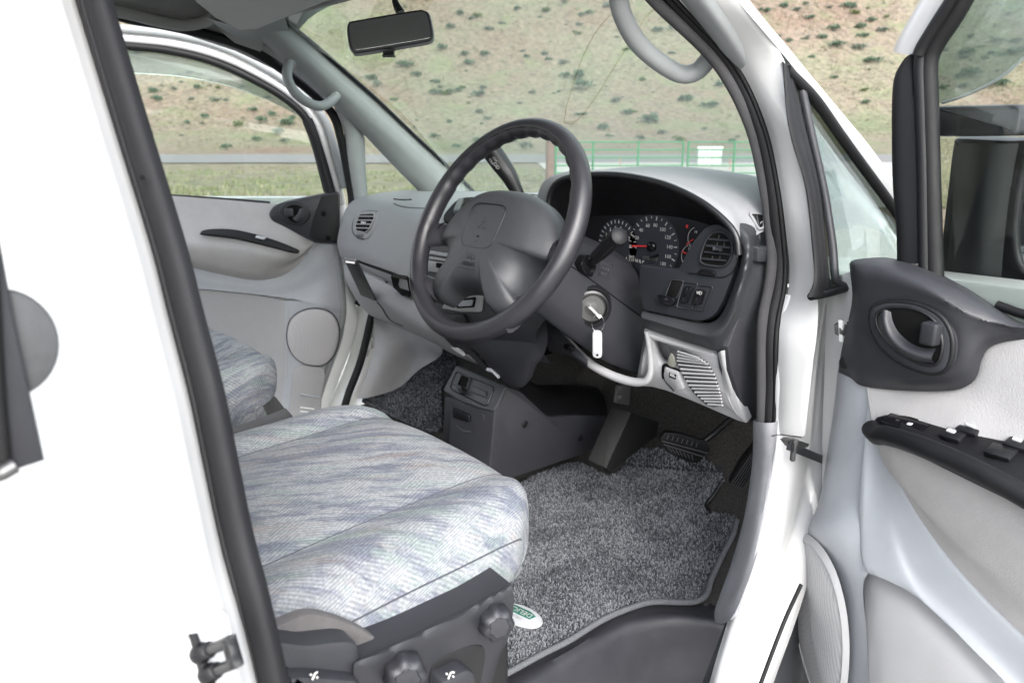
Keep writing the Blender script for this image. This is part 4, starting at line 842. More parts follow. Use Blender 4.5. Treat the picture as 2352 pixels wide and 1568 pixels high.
# instrument hood
YL = .195
lip = PY(YL, [(1262, 505), (1259, 472), (1264, 443), (1276, 422), (1300, 409), (1345, 402), (1420, 402), (1500, 416), (1560, 437), (1620, 470), (1672, 515), (1692, 548), (1696, 585)])
crest = PY(.26, [(1250, 505), (1247, 470), (1254, 436), (1268, 415), (1298, 401), (1345, 394), (1420, 394), (1500, 404), (1572, 421), (1636, 440), (1700, 474), (1722, 510), (1728, 545)])
far1 = [p+V((0, .22, .002)) for p in crest]; far1[-1] += V((.02, -.06, .03)); far1[-2] += V((.02, -.04, .02)); far1[-3] += V((.01, 0, .01))
far2 = [p+V((0, .55, -.05)) for p in crest]
lead = [p+V((0, .012, 0)) for p in inset(lip, V((0, -1, 0)), .004)] if False else [p+V((0, .004, .0)) for p in lip]
mid1 = mixr(lip, crest, .45, (0, -.012, .006))
skin('instrument_hood', [lip, mid1, crest, far1, far2], M['dash_top'], da, 60, 40)
tube('hood_lip', lip, .0055, M['black'], da, 8, 60)
inn = PY(.30, [(1318, 560), (1312, 530), (1316, 512), (1330, 502), (1360, 497), (1410, 496), (1470, 495), (1530, 497), (1580, 504), (1625, 516), (1650, 530), (1660, 555), (1658, 590)])
skin('hood_lining', [lip, mixr(lip, inn, .3, (0, 0, .004)), mixr(lip, inn, .7, (0, 0, .004)), inn], M['darker'], da, 60, 14)
# cluster
cl = plate('instrument_cluster', PY(.30, [(1300, 480), (1500, 478), (1665, 500), (1690, 560), (1650, 680), (1450, 640), (1300, 580)]), mat('cluster face', (.012, .012, .015), .35, .4), da, .001, .01, .0005)
CY = .2975
def C1(x, y): return PY(CY, [(x, y)])[0]
UX, UZ = V((1, 0, 0)), V((0, 0, 1))
sc_ = C1(1499, 566); rs = .0455
lathe('speedometer_dial', sc_+V((0, .001, 0)), (0, -1, 0), [(rs*1.28, -.001), (rs*1.28, .0002), (rs*1.25, .0006)], mat('dial face', (.022, .023, .032), .5), cl, 48)
def pol(c, r, deg): return c+UX*(r*math.cos(R(deg)))+UZ*(r*math.sin(R(deg)))
tk = []
def ang(v): return 188-v*(236/180)
for i, v in enumerate(range(0, 181, 10)): tk.append((pol(sc_, rs*(1.06 if i % 2 == 0 else 1.12), ang(v)), pol(sc_, rs*1.22, ang(v))))
seg2('speedometer_ticks', tk[0::2], .0022, (0, -1, 0), M['textw'], cl); seg2('speedometer_ticks', tk[1::2], .0012, (0, -1, 0), M['textw'], cl)
for v in range(0, 181, 20): text('speedometer_figure', str(v), .0096, pol(sc_, rs*.86, ang(v))+V((0, -.001, 0)), UX, UZ, M['textw'], cl)
seg2('speedometer_needle', [(pol(sc_, rs*.2, 181)+V((0, -.004, 0)), pol(sc_, rs*1.02, 184)+V((0, -.004, 0)))], .0026, (0, -1, 0), M['red'], cl)
lathe('needle_hub', sc_+V((0, -.002, 0)), (0, -1, 0), [(.009, -.002), (.009, .004), (.007, .006), (.002, .0065)], M['gloss'], cl, 24)
plate('odometer', [C1(1478, 588)+V((0, -.001, 0)), C1(1512, 592)+V((0, -.001, 0)), C1(1510, 600)+V((0, -.001, 0)), C1(1477, 596)+V((0, -.001, 0))], mat('lcd', (.05, .055, .05), .3), cl, .0006, .001, .0002)
text('odometer_caption', 'km/h', .006, C1(1452, 589)+V((0, -.001, 0)), UX, UZ, M['textw'], cl)
tc_ = C1(1418, 562)
lathe('tachometer_dial', tc_+V((0, .001, 0)), (0, -1, 0), [(rs*1.1, -.001), (rs*1.1, .0002), (rs*1.07, .0006)], mat('dial face two', (.020, .021, .028), .5), cl, 48)
seg2('tachometer_ticks', [(pol(tc_, rs*.9, 200-i*12.5), pol(tc_, rs*1.04, 200-i*12.5)) for i in range(17)], .0015, (0, -1, 0), M['textw'], cl)
for i in range(9): text('tachometer_figure', str(i), .010, pol(tc_, rs*.72, 200-i*25)+V((0, -.001, 0)), UX, UZ, M['textw'], cl)
gh, gf = C1(1602, 548), C1(1588, 590)
for g, r0, nm, lab in ((gh, .020, 'temperature_gauge', (('H', 62), ('C', 118-360+75))), (gf, .021, 'fuel_gauge', (('F', 0), ('E', 0)))):
    pts = [pol(g, r0, 112+i*9) for i in range(16)]
    seg2(nm, list(zip(pts[:-1], pts[1:])), .0009, (0, -1, 0), M['textw'], cl)
text('gauge_letter', 'H', .008, C1(1599, 533)+V((0, -.001, 0)), UX, UZ, M['textw'], cl); text('gauge_letter', 'C', .008, C1(1586, 563)+V((0, -.001, 0)), UX, UZ, M['textw'], cl)
text('gauge_letter', 'F', .008, C1(1584, 572)+V((0, -.001, 0)), UX, UZ, M['textw'], cl); text('gauge_letter', 'E', .008, C1(1570, 602)+V((0, -.001, 0)), UX, UZ, M['textw'], cl)
seg2('gauge_needle', [(C1(1579, 561)+V((0, -.003, 0)), C1(1595, 549)+V((0, -.003, 0)))], .0018, (0, -1, 0), M['red'], cl)
seg2('gauge_needle', [(C1(1569, 577)+V((0, -.003, 0)), C1(1580, 582)+V((0, -.003, 0)))], .0024, (0, -1, 0), M['red'], cl)
lathe('gauge_hub', gh+V((.004, -.002, -.004)), (0, -1, 0), [(.007, -.002), (.007, .002), (.005, .003)], M['gloss'], cl, 18)
lathe('gauge_hub', gf+V((.004, -.002, 0)), (0, -1, 0), [(.007, -.002), (.007, .002), (.005, .003)], M['gloss'], cl, 18)
boxm('fuel_mark', C1(1593, 576)+V((0, -.001, 0)), (.0022, 0, 0), (0, .0004, 0), (0, 0, .0028), M['textw'], cl, 0)
boxm('belt_lamp', C1(1579, 520)+V((0, -.001, 0)), (.0022, 0, 0), (0, .0004, 0), (0, 0, .0028), M['red'], cl, 0)
text('gear_letters', 'L 2 D N R P', .0088, C1(1459, 598)+V((0, -.001, 0)), V((1, 0, -.06)), UZ, M['textw'], cl)
tube('trip_stem', [C1(1512, 586)+V((0, -.001, 0)), C1(1512, 586)+V((0, -.022, -.002))], .0026, M['gloss'], cl, 10, 4)
# bezel with vent and switches
bn = V((.06, -1, .10)).normalized(); bc = PY(.208, [(1600, 660)])[0]
def BP(pts, off=0): return PL(bc+bn*off, bn, pts)
bez = plate('switch_bezel', rnd(BP([(1470, 606), (1560, 618), (1590, 560), (1622, 520), (1650, 512), (1680, 530), (1694, 560), (1696, 590), (1687, 630), (1662, 694), (1644, 724), (1622, 736), (1600, 738), (1478, 712), (1470, 660)]), .008), mat('bezel charcoal', (.013, .0145, .018), .42, .4, bump=.2, bscale=900), da, .004, .012, .004)
vo_ = cr(BP([(1626, 546), (1640, 534), (1662, 534), (1678, 550), (1682, 575), (1673, 602), (1658, 612), (1616, 606), (1609, 592), (1617, 564)], .0065), 50, True)
plate('driver_vent', vo_, M['void'], bez, .0006, .004, .0003); tube('vent_rim', vo_, .002, M['shroud'], bez, 8, closed=True)  # shaded inside of the vent put in as a flat black plate
for (a, b, c_, d_) in ((1628, 549, 1676, 553), (1622, 564, 1680, 569), (1618, 579, 1677, 585), (1613, 594, 1668, 599)): tube('vent_slat', BP([(a, b), (c_, d_)], .0095), .0019, M['shroud'], bez, 6, 4)
for (a, b, c_, d_) in ((1652, 540, 1650, 551), (1648, 556, 1646, 566), (1664, 557, 1662, 568), (1637, 588, 1635, 598), (1654, 588, 1651, 600)): tube('vent_vane', BP([(a, b), (c_, d_)], .008), .001, M['shroud'], bez, 5, 3)
boxm('vent_tab', BP([(1648, 572)], .013)[0], V((.006, 0, 0)), V((0, 0, .0022)), V((0, .003, 0)), M['pad'], bez, .001)
plate('vent_wheel', cr(BP([(1606, 624), (1614, 618), (1640, 622), (1644, 628), (1638, 634), (1612, 630)], .0055), 30, True), M['gloss'], bez, .004, .003, .002)
tube('vent_panel_seam', BP([(1690, 560), (1694, 590), (1684, 622), (1668, 634), (1650, 637), (1582, 626)], .005), .0011, M['black'], bez, 6, 30)
def sw(name, pts, m1, h): return plate(name, rnd(BP(pts, .005), .003), m1, bez, h, .004, .0015)
f1_ = [(1542, 642), (1570, 645), (1555, 684), (1528, 680)]
s_ = sw('coin_box', f1_, M['void'], .001); tube('coin_box_rim', rnd(BP(f1_, .006), .003), .0012, M['shroud'], bez, 6, closed=True)
sw('coin_box_flap', [(1516, 676), (1553, 682), (1556, 692), (1546, 703), (1522, 696)], M['gloss'], .010)
b1_ = [(1570, 647), (1603, 651), (1582, 710), (1554, 705)]
tube('switch_frame', rnd(BP(b1_, .006), .004), .0012, M['shroud'], bez, 6, closed=True); sw('blank_switch', [(1575, 656), (1594, 659), (1578, 698), (1562, 695)], M['gloss'], .003)
c1_ = [(1606, 654), (1638, 658), (1617, 714), (1588, 709)]
tube('switch_frame', rnd(BP(c1_, .006), .004), .0012, M['shroud'], bez, 6, closed=True)
fs_ = sw('fog_lamp_switch', [(1604, 664), (1622, 666), (1612, 700), (1594, 697)], M['gloss'], .009)
text('fog_lamp_mark', '≡D', .008, BP([(1606, 673)], .0155)[0], V((1, .06, 0)), UZ, M['textw'], bez)
# roll round the right of the bezel
ri = BP([(1640, 500), (1684, 520), (1702, 552), (1704, 590), (1694, 632), (1668, 700), (1648, 732), (1624, 744), (1598, 744), (1540, 730), (1476, 716)], .002)
rm_ = PXs([(1670, 490, .60), (1715, 530, .64), (1722, 556, .65), (1718, 600, .655), (1705, 650, .655), (1682, 720, .64), (1662, 756, .62), (1636, 772, .60), (1600, 770, .575), (1545, 756, .53), (1480, 736, .485)])
rm_ = [p+V((0, -.0, 0)) for p in [PY(y, [q])[0] for q, y in zip([(1668, 488), (1714, 528), (1722, 556), (1719, 600), (1706, 650), (1683, 722), (1662, 758), (1636, 774), (1600, 770), (1545, 754), (1480, 734)], (.24, .225, .215, .20, .19, .185, .185, .185, .185, .185, .185))]]
ro_ = [PY(y, [q])[0] for q, y in zip([(1700, 470), (1745, 520), (1742, 560), (1736, 600), (1724, 650), (1698, 725), (1674, 785), (1655, 806), (1600, 792), (1545, 774), (1480, 752)], (.30, .29, .285, .27, .255, .24, .232, .226, .22, .216, .212))]
skin('side_roll', [[p+V((0, .02, 0)) for p in ri], ri, mixr(ri, rm_, .6, (0, -.006, 0)), rm_, mixr(rm_, ro_, .6, (0, -.004, 0)), ro_, [p+V((.01, .05, 0)) for p in ro_]], M['pad'], da, 60, 40)
tp = [PY(y, [q])[0] for q, y in zip([(1690, 545), (1718, 552), (1736, 560), (1750, 568)], (.22, .25, .28, .30))]
skin('shoulder', [[V((.56, .34, 1.375)), V((.62, .36, 1.365)), V((.665, .39, 1.355)), V((.69, .40, 1.35))], PY(.28, [(1660, 480), (1706, 492), (1732, 502), (1750, 510)]), tp, [p+V((0, .0, -.02)) for p in tp]], M['dash_top'], da, 20, 20)
HS = [bpy.data.objects['instrument_hood'], bpy.data.objects['shoulder']]
dv = rnd(on(HS, [(1720, 492), (1738, 492), (1750, 495), (1750, 524), (1741, 526)], .002), .003)
plate('side_defroster', dv, M['void'], da, .002, .004, .0006); tube('side_defroster_rim', dv, .0025, M['dash_top'], da, 8, closed=True)
for i in range(2): tube('defroster_slat', on(HS, [(1727+7*i, 497), (1738+7*i, 519)], .004), .0011, M['shroud'], da, 5, 3)
# dark end panel and light lower panel
ep = PX(.685, [(1742, 572), (1738, 600), (1722, 660), (1694, 730), (1668, 796), (1676, 850), (1695, 910), (1722, 968), (1768, 964), (1768, 572)])
plate('end_panel', ep, M['dark'], da, .003, .02, .003)
plate('end_cap', rnd(PX(.70, [(1736, 566), (1790, 562), (1790, 600), (1737, 602)]), .004), M['pad'], da, .004, .02, .003)
p0_, p1_, p2_ = PY(.212, [(1482, 751)])[0], PY(.226, [(1664, 806)])[0], PY(.275, [(1607, 922)])[0]
ln_ = (p1_-p0_).cross(p2_-p0_).normalized(); ln_ = ln_ if ln_.dot(CAM-p0_) > 0 else -ln_
def KP(pts, off=0): return PL(p0_+ln_*off, ln_, pts)
lp = plate('lower_panel', rnd(KP([(1480, 752), (1648, 812), (1666, 806), (1676, 850), (1695, 910), (1720, 970), (1697, 963), (1607, 924), (1535, 895), (1500, 886), (1462, 884), (1462, 872), (1488, 866), (1495, 840), (1490, 790)]), .005), M['light'], da, .005, .012, .004)
cb = plate('cutter', rnd(KP([(1500, 774), (1536, 788), (1546, 806), (1551, 832), (1520, 836), (1507, 812)]), .008), M['light'], None, .05, .03, .0005)
cut(lp, cb)
plate('cubby_floor', KP([(1490, 765), (1545, 780), (1560, 840), (1510, 845)], -.035), M['light'], lp, .001, .001, .0003)
skin('cubby_wall', [rnd(KP([(1500, 774), (1536, 788), (1546, 806), (1551, 832), (1520, 836), (1507, 812)], .0), .008), rnd(KP([(1500, 774), (1536, 788), (1546, 806), (1551, 832), (1520, 836), (1507, 812)], -.034), .008)], M['light'], lp, 36, 4, closed_u=True, lin=True)
plate('blank_plug', cr(KP([(1540, 812), (1548, 820), (1552, 840), (1543, 842), (1534, 834)], .006), 20, True), mat('aged plug', (.25, .25, .215), .6), lp, .001, .002, .0005)
hrl = plate('bonnet_release', rnd(KP([(1530, 841), (1560, 852), (1574, 890), (1556, 896), (1530, 870), (1527, 856)], .006), .003), M['light'], da, .006, .006, .003)
tube('release_gap', KP([(1524, 868), (1523, 852), (1526, 838), (1540, 842), (1563, 851)], .005), .0028, M['void'], hrl, 6, 20); tube('release_gap', KP([(1523, 862), (1530, 876), (1548, 898)], .005), .0022, M['black'], hrl, 6, 10)
ic = KP([(1537, 855), (1553, 861), (1552, 871), (1537, 866)], .0125); plate('release_decal', ic, M['gloss'], hrl, .0004, .001, .0001)
seg2('release_icon', [tuple(KP([(1539, 861), (1551, 866)], .0133)), tuple(KP([(1542, 858), (1549, 862)], .0133)), tuple(KP([(1539, 857), (1543, 860)], .0133))], .0028, ln_, M['textw'], hrl)
gb = plate('driver_grille', rnd(KP([(1556, 806), (1570, 804), (1626, 832), (1646, 870), (1662, 930), (1640, 935), (1620, 928), (1590, 898), (1567, 860), (1553, 825)], .0055), .006), M['black'], da, .0006, .002, .0003)
for i in range(16):
    t = i/15
    def ip(tab, t):
        s = t*(len(tab)-1); k = min(int(s), len(tab)-2); return tuple(tab[k][j]+(tab[k+1][j]-tab[k][j])*(s-k) for j in (0, 1))
    a = ip([(1557, 807), (1556, 828), (1567, 856), (1583, 884), (1603, 908), (1626, 928)], t); b = ip([(1606, 822), (1626, 836), (1641, 860), (1649, 886), (1656, 908), (1660, 930)], t)
    tube('grille_rib', KP([a, b], .0085), .0023, M['light'], gb, 6, 4)
skin('lower_return', [PX(.682, [(1666, 804), (1677, 850), (1697, 910), (1722, 969)]), PX(.676, [(1655, 806), (1664, 850), (1683, 910), (1708, 964)]), KP([(1648, 812), (1655, 850), (1668, 905), (1697, 962)], .006)], M['light'], da, 16, 10)
# knee opening lip and trims under the column
lipk = [PY(y, [q])[0] for q, y in zip([(1286, 766), (1306, 786), (1330, 812), (1360, 838), (1405, 862), (1450, 876), (1480, 876), (1492, 862), (1495, 838), (1491, 795), (1484, 760)], (.19, .19, .20, .21, .215, .22, .222, .222, .22, .214, .208))]
tube('knee_bar', lipk, [.0085]*5+[.008, .006, .005, .004], M['light'], da, 10, 50)
skin('knee_trim', [PY(.17, [(1224, 718), (1250, 735), (1285, 760), (1320, 795), (1350, 825)]), PY(.165, [(1240, 760), (1265, 780), (1295, 800), (1325, 822), (1350, 842)]), PY(.185, [(1262, 806), (1275, 810), (1300, 815), (1330, 832), (1352, 848)])], M['shroud'], da, 20, 14)
plate('knee_switch', rnd(PY(.16, [(1298, 790), (1318, 796), (1316, 808), (1298, 800)]), .002), M['gloss'], da, .003, .003, .001)
n1 = PY(.12, [(1040, 700), (1080, 700), (1140, 690), (1200, 680), (1250, 690)])
n2 = PY(.115, [(1060, 770), (1100, 770), (1150, 770), (1205, 765), (1258, 770)])
n3 = [PY(y, [q])[0] for q, y in zip([(1078, 794), (1110, 806), (1160, 815), (1212, 815), (1250, 812)], (.125, .115, .11, .115, .13))]
n4 = [PY(y, [q])[0] for q, y in zip([(1100, 812), (1124, 838), (1165, 858), (1205, 855), (1230, 842)], (.135, .125, .12, .125, .14))]
n5 = [PY(y, [q])[0] for q, y in zip([(1120, 836), (1144, 862), (1173, 886), (1200, 888), (1222, 868)], (.16, .145, .14, .145, .16))]
n6 = [p+V((-.015, .03, .02)) for p in n5]
skin('knee_bolster', [n1, n2, n3, n4, n5, n6], M['shroud'], da, 36, 40)
skin('stack_foot', [PY(.155, [(1035, 792), (1060, 800), (1085, 822), (1110, 848), (1146, 866)]), PY(.135, [(1055, 792), (1080, 805), (1104, 828), (1124, 848), (1146, 862)]), PY(.145, [(1072, 792), (1092, 806), (1112, 828), (1130, 846), (1146, 858)])], M['dark'], da, 20, 10)
plate('stack_foot_cover', rnd(PY(.138, [(1036, 797), (1048, 792), (1066, 812), (1066, 818), (1046, 806)]), .003), M['light'], da, .002, .003, .001)
tube('foot_trim', PY(.13, [(1120, 848), (1132, 852), (1146, 866)]), .004, M['trim'], da, 8, 8)
# black sheets put in as the shade behind the stack and under the column
plate('under_dash_shade', [V((-.68, .50, 1.06)), V((.56, .50, 1.06)), V((.56, .50, 1.22)), V((-.68, .50, 1.22))], M['void'], da, .005, .005, .001, toward=(0, -1, 0))
skin('under_dash_shade_shelf', [[V((-.66, .42, .945)), V((0, .36, .945)), V((.1, .3, 1.0)), V((.4, .3, 1.06)), V((.66, .32, 1.0))], [V((-.66, .74, .97)), V((0, .74, .97)), V((.1, .74, 1.0)), V((.4, .74, 1.06)), V((.66, .74, 1.05))]], M['void'], da, 20, 6)
# ------------------------------------------------------------------ steering wheel
TAU = .491; WC = V((.362, 0, 1.323)); WU = V((1, 0, 0)); WV = V((0, math.sin(TAU), math.cos(TAU))); WN = V((0, -math.cos(TAU), math.sin(TAU)))
def W(u, v, h=0): return WC+WU*u+WV*v+WN*h
sw_ = thing('steering_wheel', 'dark leather four-spoke steering wheel with a large airbag pad', 'steering wheel', tuple(WC))
vs_, fs = [], []; NA, NB = 160, 16
for i in range(NA):
    a = 2*math.pi*i/NA; ca, sa = math.cos(a), math.sin(a)
    top_ = max(0, min(1, (sa-.15)*2.2)); scal = .0013*math.sin(a*34)*top_
    for j in range(NB):
        b = 2*math.pi*j/NB; rr = .0158
        inn_ = max(0, -math.cos(b))
        rr += scal*inn_ + (.0022 if abs(((math.degrees(a)+20) % 360)-190) < 14 or abs(((math.degrees(a)+20) % 360)-30) < 14 else 0)*inn_
        vs_.append(W((.184+rr*math.cos(b))*ca, (.184+rr*math.cos(b))*sa, rr*1.08*math.sin(b)))
for i in range(NA):
    for j in range(NB):
        i2, j2 = (i+1) % NA, (j+1) % NB; fs.append((i*NB+j, i2*NB+j, i2*NB+j2, i*NB+j2))
rim = mesh('rim', vs_, fs, M['leather'], sw_)
tube('rim_seam', [W(.1775*math.cos(t), .1775*math.sin(t), .0150) for t in [R(20+i*4) for i in range(36)]], .0011, M['black'], rim, 6)
half = [(0, .074), (.045, .071), (.085, .058), (.115, .038), (.138, .012), (.150, -.010), (.148, -.034), (.120, -.041), (.101, -.055), (.096, -.080), (.102, -.102), (.113, -.118), (.099, -.137), (.074, -.141), (.062, -.128), (.05, -.116), (.025, -.109), (0, -.107)]
full = half+[(-u, v) for u, v in half[-2:0:-1]]
ol = cr([V((u, v, 0)) for u, v in full], 110, True)
def hloop(f, h, sag=0): return [W(p.x*f, -.025+(p.y+.025)*f, h-sag*max(0, (abs(p.x)-.07))*f) for p in ol]
pad = skin('airbag_pad', [hloop(1.0, -.042), hloop(1.0, -.020, .1), hloop(.975, -.008, .12), hloop(.92, .003, .14), hloop(.82, .013, .16), hloop(.66, .0195, .1), hloop(.45, .0225), hloop(.22, .0235), hloop(.02, .0238)], M['pad'], sw_, 110, 34, closed_u=True)
bd = [W(p.x, p.y-.010, .0228) for p in rnd([V((-.046, .044, 0)), V((.046, .044, 0)), V((.040, -.026, 0)), V((.028, -.034, 0)), V((-.028, -.034, 0)), V((-.040, -.026, 0))], [.022, .022, .008, .012, .012, .008])]
tube('emblem_seam', bd, .0010, M['black'], pad, 6, closed=True)
for k in range(3):
    a = R(90+120*k); c0 = V((0, -.004)); d = V((math.cos(a), math.sin(a))); e_ = V((-d.y, d.x))
    def q2(s, t): 
        p = c0+d*s+e_*t; return W(p.x, p.y, .0236)
    plate('three_diamond_emblem', [q2(.0005, 0), q2(.0075, .0043), q2(.0145, 0), q2(.0075, -.0043)], M['dark'], pad, .0006, .001, .0003)
text('airbag_lettering', 'SRS', .0160, W(0, -.060, .0226), WU, WV, M['black'], pad, .0005); text('airbag_lettering', 'AIRBAG', .0098, W(0, -.0725, .0222), WU, WV, M['black'], pad, .0005)
seg2('airbag_underline', [(W(-.020, -.080, .0212), W(.020, -.080, .0212))], .001, WN, M['black'], pad)
boxm('horn_mark', W(0, -.034, .0234), WU*.004, WV*.002, WN*.0004, M['dark'], pad, 0)
pe = [(math.cos(2*math.pi*k/12), .42*math.sin(2*math.pi*k/12)) for k in range(12)]
for s in (-1, 1):
    tube('spoke', [W(s*.182, -.030, -.003), W(s*.165, -.026, -.006), W(s*.148, -.021, -.014), W(s*.12, -.015, -.022)], [.030, .024, .0215, .020], M['leather'], sw_, prof=pe, up=tuple(WN), seg=10)
    tube('spoke', [W(s*.132, -.132, -.003), W(s*.118, -.128, -.007), W(s*.104, -.124, -.014), W(s*.08, -.11, -.024)], [.031, .025, .021, .020], M['leather'], sw_, prof=pe, up=tuple(WN), seg=10)
for s in (-1, 1):
    tube('spoke_seam', [W(s*.1505, .004, -.012), W(s*.1535, -.010, -.004), W(s*.1525, -.030, -.006), W(s*.146, -.042, -.016)], .0012, M['void'], sw_, 6, 14)
    tube('spoke_seam', [W(s*.117, -.116, -.014), W(s*.108, -.130, -.005), W(s*.090, -.141, -.006), W(s*.072, -.143, -.016)], .0012, M['void'], sw_, 6, 14)
lathe('wheel_boss', W(0, -.02, -.024), -WN, [(.085, -.002), (.086, .012), (.066, .04), (.052, .075)], M['darker'], sw_, 40)
# ------------------------------------------------------------------ column shroud
sh = thing('steering_column', 'grey steering column shroud with the ignition lock on its side', 'steering column', (.38, .15, 1.2))
U0 = PXs([(1180, 520, .30), (1265, 516, .33), (1330, 540, .36), (1400, 574, .40), (1436, 600, .42)])
U1 = PXs([(1200, 540, .37), (1280, 545, .40), (1345, 570, .42), (1412, 598, .44), (1464, 632, .455)])
U2 = PXs([(1210, 560, .41), (1290, 580, .43), (1350, 608, .445), (1418, 645, .458), (1478, 680, .468)])
SE = PXs([(1215, 560, .42), (1296, 602, .437), (1352, 638, .45), (1420, 688, .46), (1484, 735, .466)])
up_ = skin('upper_shroud', [[p+V((-.12, .01, -.02)) for p in U0], U0, mixr(U0, U1, .5, (.004, -.004, .006)), U1, U2, [p+V((0, 0, .0008)) for p in SE]], M['shroud'], sh, 40, 36)
L1 = PXs([(1215, 620, .425), (1285, 656, .442), (1345, 700, .455), (1420, 745, .465), (1488, 775, .470)])
L2 = PXs([(1205, 670, .42), (1268, 700, .438), (1335, 750, .450), (1412, 798, .462), (1487, 822, .470)])
L3 = PXs([(1190, 700, .40), (1245, 728, .418), (1318, 782, .430), (1400, 834, .445), (1484, 864, .458)])
lo_ = skin('lower_shroud', [[p-V((0, 0, .0008)) for p in SE], L1, L2, L3, [p+V((-.012, .012, .012)) for p in L3]], M['shroud'], sh, 40, 40)
tube('shroud_seam', [p+V((.0006, -.0006, 0)) for p in SE], .0009, M['void'], sh, 6, 30)
tube('column', [W(0, 0, -.06), W(0, 0, -.45)], .045, M['black'], sh, 16, 4)
kc = PX(.455, [(1357, 706)])[0]; kn = V((.80, -.58, -.02)).normalized()
lathe('ignition_recess', kc-kn*.004, kn, [(.040, -.012), (.037, .004), (.034, .007), (.031, .005), (.0305, -.004)], M['darker'], lo_, 40)
lathe('ignition_ring', kc, kn, [(.031, -.004), (.031, .006), (.027, .008), (.0255, .005)], M['black'], lo_, 40)
ig = lathe('ignition_lock', kc+kn*.003, kn, [(.0235, -.004), (.0235, .006), (.022, .0075), (.0115, .0078), (.0112, .0085), (.0095, .0088)], M['metal'], lo_, 40)
kr = (RT-kn*RT.dot(kn)).normalized(); ku = kn.cross(kr)*-1; ku = ku if ku.z > 0 else -ku
for k_, s_t in enumerate(('LOCK', 'ACC', 'ON', 'START')):
    a = R(150-k_*40); p = kc+kn*.0107+kr*(.0172*math.cos(a))+ku*(.0172*math.sin(a))
    text('ignition_lettering', s_t, .0042, p, kr*math.sin(a)-ku*math.cos(a), kr*math.cos(a)+ku*math.sin(a), M['ink'], lo_, .0001)
text('column_lettering', 'PUSH', .0070, PX(.4625, [(1396, 607)])[0], V((.35, .9, -.30)), V((-.25, .30, 1)), M['pad'], up_, .0003)
pl_ = PX(.466, [(1384, 600), (1408, 609), (1398, 645), (1374, 634)])
tube('column_label_frame', pl_, .0006, M['pad'], up_, 5, closed=True)
for i_, t_ in enumerate(('PULL', 'TILT')): text('column_lettering', t_, .0070, PX(.464, [(1392-5*i_, 618+11*i_)])[0], V((.35, .9, -.30)), V((-.25, .30, 1)), M['pad'], up_, .0003)
# key with its tag
ke = thing('ignition_key', 'steel key standing in the ignition lock', 'key', tuple(kc+kn*.01))
bt = (PX(.455, [(1376, 724)])[0]-PX(.455, [(1342, 690)])[0]); bt = (bt-kn*bt.dot(kn)).normalized()
boxm('bow', kc+kn*.017+bt*.003, bt*.0145, kn*.008, kn.cross(bt)*.0022, M['chrome'], ke, .0015)
tg = thing('key_tag', 'white oblong plastic key tag hanging by a wire ring from the ignition key', 'key tag', tuple(kc+kn*.03))
td = (CAM-kc).cross(V((0, 0, 1))).normalized()
tp_ = kc+kn*.022+bt*.013
rg = [tp_+V((0, 0, -.014))+td*(.0105*math.cos(2*math.pi*i/24))+V((0, 0, 1))*(.0155*math.sin(2*math.pi*i/24)) for i in range(24)]
tube('ring', rg, .0006, M['chrome'], tg, 6, closed=True)
tcn = tp_+V((0, 0, -.051)); tz = (V((0, 0, 1))+td*.03).normalized(); tx = td if td.dot(RT) > 0 else -td
def tgp(x, y, h=0): return tcn+tx*x+tz*y+tx.cross(tz)*h
nT = tx.cross(tz); nT = nT if nT.dot(CAM-tcn) > 0 else -nT
pt = rnd([tcn+tx*x+tz*y for x, y in ((-.0083, .025), (.0083, .025), (.0083, -.025), (-.0083, -.025))], .0082, 8)
plate('tag_body', pt, M['tagw'], tg, .001, .001, .0006)
lathe('tag_eyelet', tcn-tz*.0195+nT*.0009, nT, [(.0022, -.0004), (.0022, .0003), (.0012, .0004)], M['void'], tg, 12)
plate('tag_window', rnd([tcn+tx*x+tz*y+nT*.001 for x, y in ((-.0055, .016), (.0055, .016), (.0055, -.014), (-.0055, -.014))], .001), mat('tag paper', (.68, .68, .70), .7), tg, .0003, .0005, .0001)
random.seed(4); ln = []
for col, (y0, y1) in ((-.0022, (-.012, .004)), (.0026, (-.008, .012))):
    y = y0; px_ = col
    while y < y1:
        ny = y+random.uniform(.0008, .0018); nx = col+random.uniform(-.0014, .0014); ln.append((tcn+tx*px_+tz*y+nT*.0013, tcn+tx*nx+tz*ny+nT*.0013)); px_, y = nx, ny
seg2('handwriting', ln, .0006, nT, M['ink'], tg, .0002)
# stalks
ws = thing('wiper_stalk', 'glossy black stalk with rounded tip on the driver side of the column', 'stalk', tuple(PX(.45, [(1350, 605)])[0]))
bo = rnd([PX(.452, [q])[0] for q in ((1342, 583), (1358, 588), (1366, 612), (1356, 636), (1336, 626), (1328, 606))], .004)
plate('boot', bo, M['gloss'], ws, .006, .01, .003)
w0 = PX(.452, [(1352, 606)])[0]; w3 = PX(.545, [(1418, 546)])[0]
w1_ = w0.lerp(w3, .35)+V((.010, 0, .008)); w2_ = w0.lerp(w3, .7)+V((.006, 0, .006))
tube('lever', [w0, w1_, w2_, w3], [.008, .012, .0135, .0142], M['gloss'], ws, 18, 24)
ax_ = (w3-w2_).normalized()
lathe('tip_knob', w3, ax_, [(.0150, -.002), (.0152, .005), (.0135, .0095), (.009, .012), (.003, .013)], M['darker'], ws, 28)
gs = thing('gear_shift_lever', 'black column shift lever rising from behind the steering wheel', 'gear lever', tuple(PD(1.45, [(1200, 470)])[0]))
tube('rod', [PD(1.50, [(1230, 500)])[0], PD(1.47, [(1204, 466)])[0], PD(1.46, [(1192, 440)])[0]], .0085, M['darker'], gs, 12, 8)
g0, g1_, g2_ = PD(1.465, [(1196, 455)])[0], PD(1.455, [(1168, 402)])[0], PD(1.45, [(1128, 345)])[0]
